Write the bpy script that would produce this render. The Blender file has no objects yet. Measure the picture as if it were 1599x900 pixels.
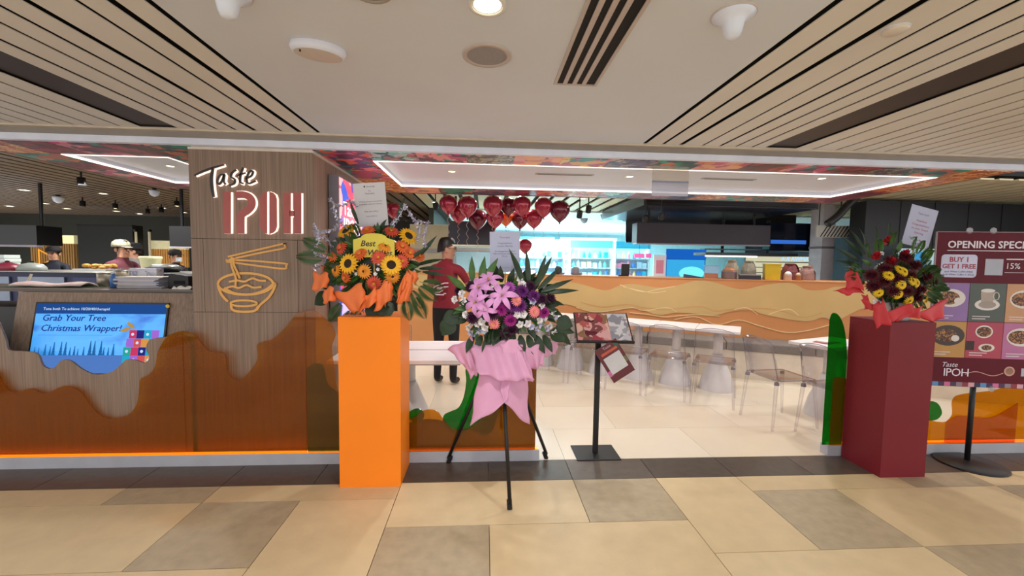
import bpy, bmesh, math, random
from mathutils import Vector, Matrix
from mathutils.geometry import tessellate_polygon
random.seed(7)
SC = bpy.context.scene
COL = SC.collection
PI = math.pi
# ---------------------------------------------------------------- camera
F, CX, CY = 660.0, 799.5, 450.0            # focal length and centre in pixels of 1599x900
Yc = Vector((757 - CX, -(408 - CY), -F)).normalized()
Zc = Vector((1, -0.0145, 0)).cross(Yc).normalized()
if Zc.y < 0: Zc = -Zc
Xc = Yc.cross(Zc)
ROT = Matrix((Xc, Yc, Zc))                 # camera -> world
CAM = Vector((0, 0, 1.5))
cd = bpy.data.cameras.new('camera'); cam = bpy.data.objects.new('camera', cd); COL.objects.link(cam)
cam.matrix_world = Matrix.Translation(CAM) @ ROT.to_4x4()
cd.sensor_fit = 'HORIZONTAL'; cd.sensor_width = 36.0; cd.lens = F / 1599 * 36.0
cd.clip_start = 0.05; cd.clip_end = 100
SC.camera = cam
# ---------------------------------------------------------------- world and exposure
SC.view_settings.view_transform = 'Standard'; SC.view_settings.look = 'None'
SC.view_settings.gamma = 1.0; SC.view_settings.use_curve_mapping = False
SC.view_settings.exposure = 0.0
w = bpy.data.worlds.new('mall_ambient'); SC.world = w; w.use_nodes = True
w.node_tree.nodes['Background'].inputs[0].default_value = (1.0, 0.985, 0.975, 1)
w.node_tree.nodes['Background'].inputs[1].default_value = 1.8
# ---------------------------------------------------------------- large lights: downlights of the mall, most of them added, and of the dining room
def lamp(name, loc, watts, col=(1, .96, .92), size=.12, spread=150, rot=(0, 0, 0), shape='DISK', sy=None):
    l = bpy.data.lights.new(name, 'AREA'); l.shape = shape; l.size = size; l.energy = watts; l.color = col; l.spread = math.radians(spread)
    if sy: l.size_y = sy
    o = bpy.data.objects.new(name, l); COL.objects.link(o); o.location = loc; o.rotation_euler = rot
    return o
CZ, SZ, HZ = 2.366, 2.27, 2.62             # mall ceiling, dining soffit, hall ceiling
MALL_LAMPS = [(0, 1.49), (0, -.7), (-2.6, -1.2), (2.6, -1.2), (-4.6, .9), (4.9, .9)]  # first one is seen; the others are unseen lamps added for light
for p in MALL_LAMPS: lamp('mall_downlight_glow', (p[0], p[1], CZ - .03), 14)
TRAY_LAMPS = [(-.31, 3.97), (1.36, 3.98), (3.14, 3.82), (-2.85, 4.08)]
for p in TRAY_LAMPS: lamp('tray_downlight_glow', (p[0], p[1], SZ + .035), 11.5, (1, .96, .92))
HALL_LAMPS = [(.4, 5.7), (2.2, 5.35), (4.2, 4.6 + .75), (-.9, 6.6), (1.7, 7.4), (-3.4, 6.2), (-5.2, 6.4), (-6.9, 8.2), (-4.4, 8.6)]
for i, p in enumerate(HALL_LAMPS): lamp('hall_downlight_glow', (p[0], p[1], HZ - .05), 15 if i < 5 else 42, (1, .96, .91))
# ---------------------------------------------------------------- pixel -> place on a plane of known depth or height
def ray(x, y): return ROT @ Vector((x - CX, -(y - CY), -F))
def ay(x, y, Y): d = ray(x, y); return CAM + d * (Y / d.y)
def az(x, y, z): d = ray(x, y); return CAM + d * ((z - 1.5) / d.z)
def ax(x, y, X): d = ray(x, y); return CAM + d * (X / d.x)
# ---------------------------------------------------------------- materials
MATS = {}
def lin(c):
    if isinstance(c, str):
        c = [int(c[i:i + 2], 16) / 255 for i in (0, 2, 4)]
        c = [v / 12.92 if v < .04045 else ((v + .055) / 1.055) ** 2.4 for v in c]
    return (c[0], c[1], c[2], 1)
def new_mat(name):
    m = bpy.data.materials.new(name); m.use_nodes = True; MATS[name] = m
    nt = m.node_tree
    return m, nt, nt.nodes['Principled BSDF'], nt.nodes['Material Output']
def mat(name, col, rough=.5, metal=0, var=.06, scale=8, bump=0, emit=0, spec=.5, coat=0, stretch=(1, 1, 1), bscale=None):
    """procedural: base colour varied by a noise field, optional fine relief"""
    if name in MATS: return MATS[name]
    m, nt, b, out = new_mat(name); N, L = nt.nodes, nt.links
    c = lin(col)
    tc = N.new('ShaderNodeTexCoord'); mp = N.new('ShaderNodeMapping'); mp.inputs['Scale'].default_value = stretch
    L.new(tc.outputs['Object'], mp.inputs[0])
    nz = N.new('ShaderNodeTexNoise'); nz.inputs['Scale'].default_value = scale; nz.inputs['Detail'].default_value = 4
    L.new(mp.outputs[0], nz.inputs['Vector'])
    rp = N.new('ShaderNodeValToRGB'); rp.color_ramp.elements[0].position = .3; rp.color_ramp.elements[1].position = .7
    rp.color_ramp.elements[0].color = (c[0] * (1 - var), c[1] * (1 - var), c[2] * (1 - var), 1)
    rp.color_ramp.elements[1].color = (min(1, c[0] * (1 + var)), min(1, c[1] * (1 + var)), min(1, c[2] * (1 + var)), 1)
    L.new(nz.outputs['Fac'], rp.inputs[0]); L.new(rp.outputs[0], b.inputs['Base Color'])
    b.inputs['Roughness'].default_value = rough; b.inputs['Metallic'].default_value = metal
    b.inputs['Specular IOR Level'].default_value = spec; b.inputs['Coat Weight'].default_value = coat
    if emit:
        L.new(rp.outputs[0], b.inputs['Emission Color']); b.inputs['Emission Strength'].default_value = emit
    if bump:
        bp = N.new('ShaderNodeBump'); bp.inputs['Strength'].default_value = bump; bp.inputs['Distance'].default_value = .01
        if bscale:
            n2 = N.new('ShaderNodeTexNoise'); n2.inputs['Scale'].default_value = bscale; L.new(mp.outputs[0], n2.inputs['Vector'])
            L.new(n2.outputs['Fac'], bp.inputs['Height'])
        else: L.new(nz.outputs['Fac'], bp.inputs['Height'])
        L.new(bp.outputs[0], b.inputs['Normal'])
    return m
def schlick(N, L, k):
    lw = N.new('ShaderNodeLayerWeight'); lw.inputs[0].default_value = .5
    pw = N.new('ShaderNodeMath'); pw.operation = 'POWER'; pw.inputs[1].default_value = 5; L.new(lw.outputs['Facing'], pw.inputs[0])
    ma = N.new('ShaderNodeMath'); ma.operation = 'MULTIPLY_ADD'; ma.inputs[1].default_value = k; ma.inputs[2].default_value = .04; L.new(pw.outputs[0], ma.inputs[0])
    return ma
def acrylic(name, tint, body, solid=.14, edge=None):
    """coloured clear sheet: tinted transmission, a little scatter, gloss"""
    m, nt, b, out = new_mat(name); N, L = nt.nodes, nt.links
    tr = N.new('ShaderNodeBsdfTransparent'); tr.inputs[0].default_value = lin(tint)
    nz = N.new('ShaderNodeTexNoise'); nz.inputs['Scale'].default_value = 2
    rp = N.new('ShaderNodeValToRGB'); c = lin(body)
    rp.color_ramp.elements[0].color = (c[0] * .92, c[1] * .92, c[2] * .92, 1); rp.color_ramp.elements[1].color = c
    L.new(nz.outputs['Fac'], rp.inputs[0])
    df = N.new('ShaderNodeBsdfDiffuse'); L.new(rp.outputs[0], df.inputs[0])
    tl = N.new('ShaderNodeBsdfTranslucent'); L.new(rp.outputs[0], tl.inputs[0])
    m0 = N.new('ShaderNodeMixShader'); m0.inputs[0].default_value = .5; L.new(df.outputs[0], m0.inputs[1]); L.new(tl.outputs[0], m0.inputs[2])
    m1 = N.new('ShaderNodeMixShader'); m1.inputs[0].default_value = solid; L.new(tr.outputs[0], m1.inputs[1]); L.new(m0.outputs[0], m1.inputs[2])
    gl = N.new('ShaderNodeBsdfGlossy'); gl.inputs['Roughness'].default_value = .03
    fr = schlick(N, L, .8)
    m2 = N.new('ShaderNodeMixShader'); L.new(fr.outputs[0], m2.inputs[0]); L.new(m1.outputs[0], m2.inputs[1]); L.new(gl.outputs[0], m2.inputs[2])
    L.new(m2.outputs[0], out.inputs[0]); N.remove(b)
    return m
def glow(name, col, s):
    if name in MATS: return MATS[name]
    m, nt, b, out = new_mat(name); N, L = nt.nodes, nt.links
    e = N.new('ShaderNodeEmission'); e.inputs[1].default_value = s
    nz = N.new('ShaderNodeTexNoise'); nz.inputs['Scale'].default_value = 6
    rp = N.new('ShaderNodeValToRGB'); c = lin(col)
    rp.color_ramp.elements[0].color = (c[0] * .94, c[1] * .94, c[2] * .94, 1); rp.color_ramp.elements[1].color = c
    L.new(nz.outputs['Fac'], rp.inputs[0]); L.new(rp.outputs[0], e.inputs[0])
    L.new(e.outputs[0], out.inputs[0]); N.remove(b)
    return m
def palette(name, cols, scale=6, rough=.5, emit=0, kind='VORONOI', stretch=(1, 1, 1), dist=.6):
    """flat print: patches of several colours"""
    m, nt, b, out = new_mat(name); N, L = nt.nodes, nt.links
    tc = N.new('ShaderNodeTexCoord'); mp = N.new('ShaderNodeMapping'); mp.inputs['Scale'].default_value = stretch
    L.new(tc.outputs['Object'], mp.inputs[0])
    if kind == 'VORONOI':
        nz = N.new('ShaderNodeTexNoise'); nz.inputs['Scale'].default_value = scale * .8; nz.inputs['Detail'].default_value = 2
        L.new(mp.outputs[0], nz.inputs['Vector'])
        ad = N.new('ShaderNodeMixRGB'); ad.blend_type = 'ADD'; ad.inputs[0].default_value = dist * .3
        L.new(mp.outputs[0], ad.inputs[1]); L.new(nz.outputs['Color'], ad.inputs[2])
        v = N.new('ShaderNodeTexVoronoi'); v.inputs['Scale'].default_value = scale; L.new(ad.outputs[0], v.inputs['Vector'])
        sp = N.new('ShaderNodeSeparateColor'); L.new(v.outputs['Color'], sp.inputs[0]); src = sp.outputs[0]
    else:
        nz = N.new('ShaderNodeTexNoise'); nz.inputs['Scale'].default_value = scale; nz.inputs['Detail'].default_value = 6
        nz.inputs['Distortion'].default_value = dist
        L.new(mp.outputs[0], nz.inputs['Vector']); mr = N.new('ShaderNodeMapRange'); mr.inputs[1].default_value = .3; mr.inputs[2].default_value = .7
        L.new(nz.outputs['Fac'], mr.inputs[0]); src = mr.outputs[0]
    rp = N.new('ShaderNodeValToRGB'); rp.color_ramp.interpolation = 'CONSTANT' if kind == 'VORONOI' else 'LINEAR'
    el = rp.color_ramp.elements
    while len(el) < len(cols): el.new(.5)
    for i, c in enumerate(cols):
        el[i].position = i / len(cols) if kind == 'VORONOI' else i / (len(cols) - 1); el[i].color = lin(c)
    L.new(src, rp.inputs[0]); L.new(rp.outputs[0], b.inputs['Base Color']); b.inputs['Roughness'].default_value = rough
    if emit: L.new(rp.outputs[0], b.inputs['Emission Color']); b.inputs['Emission Strength'].default_value = emit
    return m
# ---------------------------------------------------------------- mesh helpers
class MB:
    """collects shapes into ONE mesh"""
    def __init__(s): s.bm = bmesh.new(); s.M = Matrix()
    def at(s, *M):
        s.M = Matrix()
        for m in M: s.M = s.M @ m
        return s
    def v(s, p): return s.bm.verts.new(s.M @ Vector(p))
    def f(s, vs):
        try: return s.bm.faces.new(vs)
        except ValueError: return None
    def box(s, a, b):
        x0, y0, z0 = a; x1, y1, z1 = b
        V = [s.v(p) for p in ((x0, y0, z0), (x1, y0, z0), (x1, y1, z0), (x0, y1, z0), (x0, y0, z1), (x1, y0, z1), (x1, y1, z1), (x0, y1, z1))]
        for q in ((0, 3, 2, 1), (4, 5, 6, 7), (0, 1, 5, 4), (1, 2, 6, 5), (2, 3, 7, 6), (3, 0, 4, 7)): s.f([V[i] for i in q])
        return s
    def quad(s, *P): s.f([s.v(p) for p in P]); return s
    def prism(s, pts, a, b, axis='y'):
        """polygon extruded between a and b along an axis; pts in the two others"""
        def P(p, t): return (p[0], t, p[1]) if axis == 'y' else ((p[0], p[1], t) if axis == 'z' else (t, p[0], p[1]))
        A = [s.v(P(p, a)) for p in pts]; B = [s.v(P(p, b)) for p in pts]
        n = len(pts)
        for i in range(n): s.f([A[i], A[(i + 1) % n], B[(i + 1) % n], B[i]])
        if n > 8:
            for t3 in tessellate_polygon([[Vector((p[0], p[1], 0)) for p in pts]]): s.f([A[i] for i in t3]); s.f([B[i] for i in t3])
        else: s.f(A[::-1]); s.f(B)
        return s
    def lathe(s, prof, n=20, c=(0, 0, 0), cap=True):
        R = []
        for r, z in prof:
            R.append([s.v((c[0] + r * math.cos(2 * PI * i / n), c[1] + r * math.sin(2 * PI * i / n), c[2] + z)) for i in range(n)] if r > 1e-5 else [s.v((c[0], c[1], c[2] + z))])
        for A, B in zip(R, R[1:]):
            for i in range(n):
                j = (i + 1) % n
                if len(A) == 1 and len(B) == 1: continue
                if len(A) == 1: s.f([A[0], B[j], B[i]])
                elif len(B) == 1: s.f([A[i], A[j], B[0]])
                else: s.f([A[i], A[j], B[j], B[i]])
        if cap:
            if len(R[0]) > 1: s.f(R[0][::-1])
            if len(R[-1]) > 1: s.f(R[-1])
        return s
    def tube(s, path, r, n=8, closed=False):
        path = [Vector(p) for p in path]; m = len(path); R = []
        up = None
        for i, p in enumerate(path):
            if closed: t = path[(i + 1) % m] - path[i - 1]
            else: t = path[min(i + 1, m - 1)] - path[max(i - 1, 0)]
            if t.length < 1e-9: t = Vector((0, 0, 1))
            t.normalize()
            if up is None: up = Vector((0, 0, 1)) if abs(t.z) < .9 else Vector((1, 0, 0))
            a = t.cross(up)
            if a.length < 1e-4: a = t.orthogonal()
            a.normalize(); b = a.cross(t); up = b
            rr = r[i] if isinstance(r, (list, tuple)) else r
            R.append([s.v(p + a * rr * math.cos(2 * PI * k / n) + b * rr * math.sin(2 * PI * k / n)) for k in range(n)])
        for i in range(m if closed else m - 1):
            A, B = R[i], R[(i + 1) % m]
            for k in range(n): s.f([A[k], A[(k + 1) % n], B[(k + 1) % n], B[k]])
        if not closed: s.f(R[0][::-1]); s.f(R[-1])
        return s
    def bar(s, path, w, t, y0):
        """flat raised ribbon in the xz plane following path [(x,z)], width w, from y0 to y0-t"""
        P = [Vector((p[0], p[1])) for p in path]; m = len(P); A = []; B = []
        for i in range(m):
            d = (P[min(i + 1, m - 1)] - P[max(i - 1, 0)]); d.normalize(); nrm = Vector((-d.y, d.x))
            ww = w[i] if isinstance(w, (list, tuple)) else w
            A.append(P[i] + nrm * ww / 2); B.append(P[i] - nrm * ww / 2)
        poly = A + B[::-1]
        V0 = [s.v((p.x, y0, p.y)) for p in poly]; V1 = [s.v((p.x, y0 - t, p.y)) for p in poly]
        n = len(poly)
        for i in range(n): s.f([V0[i], V0[(i + 1) % n], V1[(i + 1) % n], V1[i]])
        for i in range(m - 1):
            s.f([V1[i], V1[i + 1], V1[n - 2 - i], V1[n - 1 - i]]); s.f([V0[i], V0[n - 1 - i], V0[n - 2 - i], V0[i + 1]])
        return s
    def ball(s, c, r, n=12, m=8):
        rx, ry, rz = r if isinstance(r, (tuple, list)) else (r, r, r)
        R = []
        for j in range(m + 1):
            t = PI * j / m
            R.append([s.v((c[0] + rx * math.sin(t) * math.cos(2 * PI * i / n), c[1] + ry * math.sin(t) * math.sin(2 * PI * i / n), c[2] - rz * math.cos(t))) for i in range(n)] if 0 < j < m else [s.v((c[0], c[1], c[2] - rz * math.cos(t)))])
        for A, B in zip(R, R[1:]):
            for i in range(n):
                k = (i + 1) % n
                if len(A) == 1: s.f([A[0], B[k], B[i]])
                elif len(B) == 1: s.f([A[i], A[k], B[0]])
                else: s.f([A[i], A[k], B[k], B[i]])
        return s
    def grid(s, fn, nu, nv):
        V = [[s.v(fn(i / nu, j / nv)) for j in range(nv + 1)] for i in range(nu + 1)]
        for i in range(nu):
            for j in range(nv): s.f([V[i][j], V[i + 1][j], V[i + 1][j + 1], V[i][j + 1]])
        return s
    def build(s, name, m, parent=None, smooth=False, bevel=0, solid=0, fix=True, loc=None, rot=None):
        if fix: bmesh.ops.recalc_face_normals(s.bm, faces=s.bm.faces)
        me = bpy.data.meshes.new(name); s.bm.to_mesh(me); s.bm.free()
        if m: me.materials.append(m)
        if smooth:
            for p in me.polygons: p.use_smooth = True
        o = bpy.data.objects.new(name, me); COL.objects.link(o)
        if solid:
            md = o.modifiers.new('thickness', 'SOLIDIFY'); md.thickness = solid; md.offset = 0
        if bevel:
            md = o.modifiers.new('bevel', 'BEVEL'); md.width = bevel; md.segments = 2; md.limit_method = 'ANGLE'
        if parent: o.parent = parent
        if loc is not None: o.location = loc
        if rot is not None: o.rotation_euler = rot
        return o
T = Matrix.Translation
def Rx(a): return Matrix.Rotation(a, 4, 'X')
def Ry(a): return Matrix.Rotation(a, 4, 'Y')
def Rz(a): return Matrix.Rotation(a, 4, 'Z')
def S(x, y, z): return Matrix.Diagonal((x, y, z, 1))
def box(a, b): return MB().box(a, b)
def empty(name, loc=(0, 0, 0), rz=0):
    o = bpy.data.objects.new(name, None); COL.objects.link(o); o.location = loc; o.rotation_euler = (0, 0, rz); o.empty_display_size = .05
    return o
def tag(o, label, cat, group=None):
    o['label'] = label; o['category'] = cat
    if group: o['group'] = group
    return o
def thing(name, label, cat, loc=(0, 0, 0), rz=0, group=None): return tag(empty(name, loc, rz), label, cat, group)
def struct(o): o['kind'] = 'structure'; return o
def copy_tree(o, parent=None):
    c = o.copy(); COL.objects.link(c); c.parent = parent
    for ch in list(o.children): copy_tree(ch, c)
    return c
def place(o, loc, rz=0, label=None, scale=None):
    o.location = loc; o.rotation_euler = (0, 0, rz)
    if label: o['label'] = label
    if scale: o.scale = (scale,) * 3 if isinstance(scale, (int, float)) else scale
    return o
def inst(src, name, parent, M):
    """a piece sharing mesh data"""
    o = bpy.data.objects.new(name, src); COL.objects.link(o); o.parent = parent; o.matrix_local = M
    return o
def smooth_path(pts, k=5, closed=False):
    P = [Vector(p) for p in pts]; n = len(P); out = []
    for i in range(n if closed else n - 1):
        p1, p2 = P[i], P[(i + 1) % n]
        p0 = P[i - 1] if (closed or i > 0) else p1
        p3 = P[(i + 2) % n] if (closed or i + 2 < n) else p2
        for j in range(k):
            t = j / k
            out.append(.5 * ((2 * p1) + (p2 - p0) * t + (2 * p0 - 5 * p1 + 4 * p2 - p3) * t * t + (3 * p1 - p0 - 3 * p2 + p3) * t ** 3))
    if not closed: out.append(P[-1])
    return out
def text(name, s, size, m, parent, M, depth=.001, align='LEFT', shear=0, space=1, bold=0):
    """lettering as a mesh; text lies in its local xy plane"""
    c = bpy.data.curves.new(name, 'FONT'); c.body = s; c.size = size; c.extrude = depth; c.align_x = align; c.shear = shear
    c.space_character = space; c.offset = bold; c.resolution_u = 2
    t = bpy.data.objects.new(name, c); COL.objects.link(t)
    dg = bpy.context.evaluated_depsgraph_get()
    me = bpy.data.meshes.new_from_object(t.evaluated_get(dg)); bpy.data.objects.remove(t); bpy.data.curves.remove(c)
    me.materials.clear(); me.materials.append(m)
    o = bpy.data.objects.new(name, me); COL.objects.link(o); o.parent = parent; o.matrix_local = M
    return o
FACE = Rx(PI / 2)        # text facing the camera (-y)
# ================================================================ THE SETTING
M_grout = mat('grout', '7d6f5c', .9)
def stone(name, c, d, scale=9, rough=.42):
    return mat(name, c, rough, 0, d, scale, .05, bscale=60, spec=.4)
tile_b = [stone('beige_stone_%d' % i, c, .05) for i, c in enumerate(('d2bc94', 'cdb790', 'd5c099'))]
tile_g = [stone('grey_stone_%d' % i, c, .10, 14) for i, c in enumerate(('b0a084', 'ab9b80'))]
tile_d = [stone('dark_stone_%d' % i, c, .14, 16, .35) for i, c in enumerate(('544a43', '594f47', '4f463e'))]
tile_w = [mat('cream_porcelain_%d' % i, c, .22, 0, .02, 3, spec=.5) for i, c in enumerate(('e2d6c2', 'dfd2bd', 'e4d9c6'))]
floor = struct(box((-9, -5, -.2), (9, 3.09, -.012)).build('floor', M_grout))
def tile(x0, x1, y0, y1, m, parent, g=.0022, z=0):
    o = box((x0 + g, y0 + g, -.05), (x1 - g, y1 - g, z)).build('tile', m, parent); return o
P = .5835; X0 = -.543
def gx(i): return X0 + P * i
rb = lambda: random.choice(tile_b)
rg = lambda: random.choice(tile_g)
R0, R1, R2, R3 = 2.80, 2.61, 2.32, 2.035
vis = [(-6, -3, R1, R0, 0), (-3, -2, R1, R0, 1), (-2, 0, R1, R0, 0), (-6, -4, R3, R1, 0), (-4, -2, R3, R1, 0), (-2, -1, R3, R1, 1), (-1, 0, 1.42, R1, 0),
       (-3, -1, 1.42, R3, 0), (-5, -3, 1.42, R3, 1), (0, 2, R2, R0, 0), (2, 3, R2, R0, 1), (0, 1, 1.72, R2, 1), (1, 3, 1.72, R2, 0), (3, 4, R3, R0, 0),
       (4, 6, R1, R0, 0), (6, 7, R1, R0, 1), (7, 9, R1, R0, 0), (4, 5, R3, R1, 1), (5, 7, R3, R1, 0), (7, 8, R3, R1, 1), (8, 10, R3, R1, 0),
       (3, 5, 1.42, R3, 0), (5, 6, 1.42, R3, 1), (6, 8, 1.42, R3, 0), (8, 10, 1.42, R3, 0), (-8, -6, R3, R0, 0), (-8, -5, 1.42, R3, 0)]
for a, b, y0, y1, g in vis: tile(gx(a), gx(b), y0, y1, rg() if g else rb(), floor)
tile(gx(0), gx(1), 1.42, 1.72, rb(), floor); tile(gx(1), gx(3), 1.42, 1.72, rg(), floor)
y = 1.42
for r in range(5):
    i = -8 - r % 2
    while i < 10: tile(gx(i), gx(i + 2), y - 1.166, y, rg() if random.random() < .3 else rb(), floor); i += 2
    y -= 1.166
thr = struct(box((-9, 2.80, -.2), (9, 3.095, -.011)).build('floor_threshold', M_grout))
for i in range(-11, 13): tile(gx(i), gx(i + 1), 2.80, 3.095, random.choice(tile_d), thr)
M_groutw = mat('pale_grout', 'c9bda9', .8)
fin = struct(box((-9, 3.095, -.2), (12, 16, -.012)).build('floor_dining', M_groutw))
for r in range(9):
    for i in range(-4, 11, 2): tile(gx(i + r % 2), gx(i + 2 + r % 2), 3.097 + r * P, 3.097 + (r + 1) * P, random.choice(tile_w), fin, .001)
# ---- mall ceiling: plain centre, linear strips at both sides
M_ceil = mat('ceiling_paint', 'ced4de', .55, 0, .02, 2)
M_slat = mat('cream_metal_strip', 'd6d3cd', .42, 0, .03, 2, stretch=(1, .2, 1))
M_black = mat('black_void', '0b0a0a', .8)
M_band = mat('dark_brown_channel', '3a302b', .5)
ceil = struct(box((-1.135, -1.7, CZ), (1.13, 3.06, CZ + .3)).build('ceiling', M_ceil))
box((-9, -1.7, CZ + .2), (-1.135, 3.06, CZ + .22)).build('backing', M_black, ceil)
box((1.13, -1.7, CZ + .2), (9, 3.06, CZ + .22)).build('backing', M_black, ceil)
for s_ in (-1, 1): box((min(s_ * 1.13, s_ * 9), -1.72, CZ), (max(s_ * 1.13, s_ * 9), -1.7, CZ + .3)).build('light_stop', M_black, ceil)  # added out of view to keep world light out of the strip gaps
def strips(edges, sgn, gaps):
    for k, ((a, b), g) in enumerate(zip(zip(edges, edges[1:]), gaps)):
        x0, x1 = sgn * (a + g * 1.15), sgn * b
        box((min(x0, x1), -1.7, CZ), (max(x0, x1), 3.06, CZ + .004)).build('strip', M_slat, ceil)
eL = [1.135, 1.26, 1.388, 1.556, 1.69, 1.813, 1.955, 2.072]
eR = [1.13, 1.272, 1.4, 1.572, 1.70, 1.822, 1.945, 2.052]
strips(eL, -1, [.024, .03, .016, .028, .018, .016, .02]); strips(eR, 1, [.026, .02, .03, .014, .02, .016, .016])
for s, a, b in ((-1, 2.072, 2.308), (1, 2.052, 2.29)):
    box((min(s * a, s * b), -1.7, CZ + .012), (max(s * a, s * b), 3.06, CZ + .03)).build('channel', M_band, ceil)
fL = [2.308, 2.436, 2.60, 2.725] + [2.725 + .124 * k for k in range(1, 30)]
fR = [2.29, 2.42, 2.60, 2.735] + [2.735 + .124 * k for k in range(1, 30)]
strips(fL, -1, [.008] + [.016] * 40); strips(fR, 1, [.008] + [.016] * 40)
# ---- beam over the shopfront
M_ledge = mat('beam_ledge_paint', 'cbbfb0', .5); M_groove = mat('beam_groove_shade_grey', '8d8680', .5); M_beam = mat('beam_white_paint', 'dfe6fc', .4)
beam = struct(box((-9, 3.06, CZ - .012), (9, 3.2, CZ + .08)).build('trim_1', M_ledge))
box((-9, 3.045, CZ + .0045), (9, 3.0599, CZ + .24)).build('gap_light_stop', M_black, beam)  # added black strip that shuts out world light above the beam
box((-9, 3.09, 2.318), (9, 3.2, CZ - .012)).build('groove', M_groove, beam)  # grey groove, the shade on its face put into the colour
box((-9, 3.105, SZ + .004), (9, 3.15, 2.318)).build('fascia', M_beam, beam)
box((-9, 3.15, SZ + .14), (9, 3.2, CZ + .4)).build('upstand', M_beam, beam)
# ---- dining soffit: a printed mural round two lit trays
murals = [palette('mural_%d' % i, c, s, .35) for i, (c, s) in enumerate((
    (('c23a6a', '3a1c48', 'e0603c', '1f7f86', 'e88aa0', '5b2a6e'), 11), (('1f8a92', 'bfe0e2', '2a6f8e', '0f5a66', 'd86a8a', '8ad0d4'), 16),
    (('c8447e', 'e08aa2', '37305a', '2a9a8e', 'f0a0a8', '8a2a5a'), 12), (('2a2a52', '9a9a8c', '4a3a5e', '6a7a78', 'b0a88e', '33304a'), 22),
    (('e08a5a', 'd8607a', 'f0a870', 'c84a6a', 'e89a8a', '7a3a6a'), 10), (('2a8f86', 'd85a7a', 'e0a04a', '1f6a70', 'b83a6a', 'e8c06a'), 9),
    (('2b2550', '4a3f70', 'b89a90', '1f1a3c', '6a5a80', '8a6a70'), 18), (('1f8a78', '2aa08a', 'c85a4a', '10605a', 'e07a5a', '174a50'), 12),
    (('7a1f3a', '5a1f30', '9a2f4a', '3a1526', 'b0405a', '6a2038'), 14), (('d86a3a', 'e8a05a', 'a83a2a', 'f0c080', '8a3a3a', 'd88a5a'), 24)))]
M_tray = mat('tray_ceiling_paint', 'd6dae6', .5, 0, .02, 2)
M_led = glow('led_line', 'fff0e2', 2.1)
M_gap = mat('mural_edge', '4a3a38', .6)
def mural_band(parent, x0, x1, y0, y1, n, seq, along='x'):
    for k in range(n):
        a, b = k / n, (k + 1) / n
        if along == 'x': q = (x0 + (x1 - x0) * a, x0 + (x1 - x0) * b - .002, y0, y1)
        else: q = (x0, x1, y0 + (y1 - y0) * a, y0 + (y1 - y0) * b - .002)
        box((q[0], q[2], SZ), (q[1], q[3], SZ + .012)).build('mural_panel', murals[seq[k % len(seq)]], parent)
def tray(parent, x0, x1, y0, y1):
    box((x0, y0, SZ + .05), (x1, y1, SZ + .09)).build('tray_panel', M_tray, parent)
    m = MB(); t = .012
    m.box((x0 - t, y0 - t, SZ + .012), (x1 + t, y0, SZ + .05)); m.box((x0 - t, y1, SZ + .012), (x1 + t, y1 + t, SZ + .05))
    m.box((x0 - t, y0, SZ + .012), (x0, y1, SZ + .05)); m.box((x1, y0, SZ + .012), (x1 + t, y1, SZ + .05)); m.build('tray_edge', M_tray, parent)
    m = MB(); t = .012; z0, z1 = SZ - .004, SZ + .012
    m.box((x0, y0, z0), (x1, y0 + t, z1)); m.box((x0, y1 - t, z0), (x1, y1, z1)); m.box((x0, y0 + t, z0), (x0 + t, y1 - t, z1)); m.box((x1 - t, y0 + t, z0), (x1, y1 - t, z1))
    m.build('led_line', M_led, parent)
sof = struct(box((-1.235, 3.16, SZ + .1), (4.2, 5.0, SZ + .13)).build('ceiling_dining', M_gap))
TX0, TX1, TY0, TY1 = -.88, 3.85, 3.42, 4.55
mural_band(sof, -1.235, 4.2, 3.15, TY0, 15, [0, 1, 2, 3, 4, 5, 6, 7, 4, 8, 2, 8, 3, 7, 9])
mural_band(sof, -1.235, 4.2, TY1, 5.0, 15, [9, 4, 7, 6, 8, 4, 9, 1, 8, 6, 9, 7, 3, 9, 8])
mural_band(sof, -1.235, TX0, TY0, TY1, 3, [0, 5, 9], 'y'); mural_band(sof, TX1, 4.2, TY0, TY1, 3, [9, 9, 8], 'y')
tray(sof, TX0, TX1, TY0, TY1)
box((-1.235, 4.97, SZ - .002), (4.2, 5.0, SZ + .4)).build('rear_edge', mat('soffit_rear', '6a5a52', .5), sof)
box((4.2, 3.15, SZ - .002), (4.215, 5.0, SZ + .3)).build('side_edge', mat('soffit_rear', '6a5a52', .5), sof)
sofl = struct(box((-3.62, 3.16, SZ + .1), (-1.245, 5.07, SZ + .13)).build('ceiling_counter', M_gap))
mural_band(sofl, -3.62, -2.06, 3.15, 3.5, 5, [9, 8, 2, 8, 7]); mural_band(sofl, -3.62, -3.24, 3.5, 4.7, 4, [7, 8, 2, 8], 'y')
mural_band(sofl, -3.62, -1.245, 4.7, 5.07, 6, [8, 2, 8, 0]); mural_band(sofl, -2.46, -2.06, 3.5, 4.7, 3, [7, 8, 2], 'y')
tray(sofl, -3.24, -2.46, 3.5, 4.7)
box((-3.635, 3.15, SZ - .002), (-3.62, 5.07, SZ + .3)).build('side_edge', mat('soffit_rear', '6a5a52', .5), sofl)
box((-3.62, 5.07, SZ - .002), (-1.245, 5.085, SZ + .4)).build('rear_edge', mat('soffit_rear', '6a5a52', .5), sofl)
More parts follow.
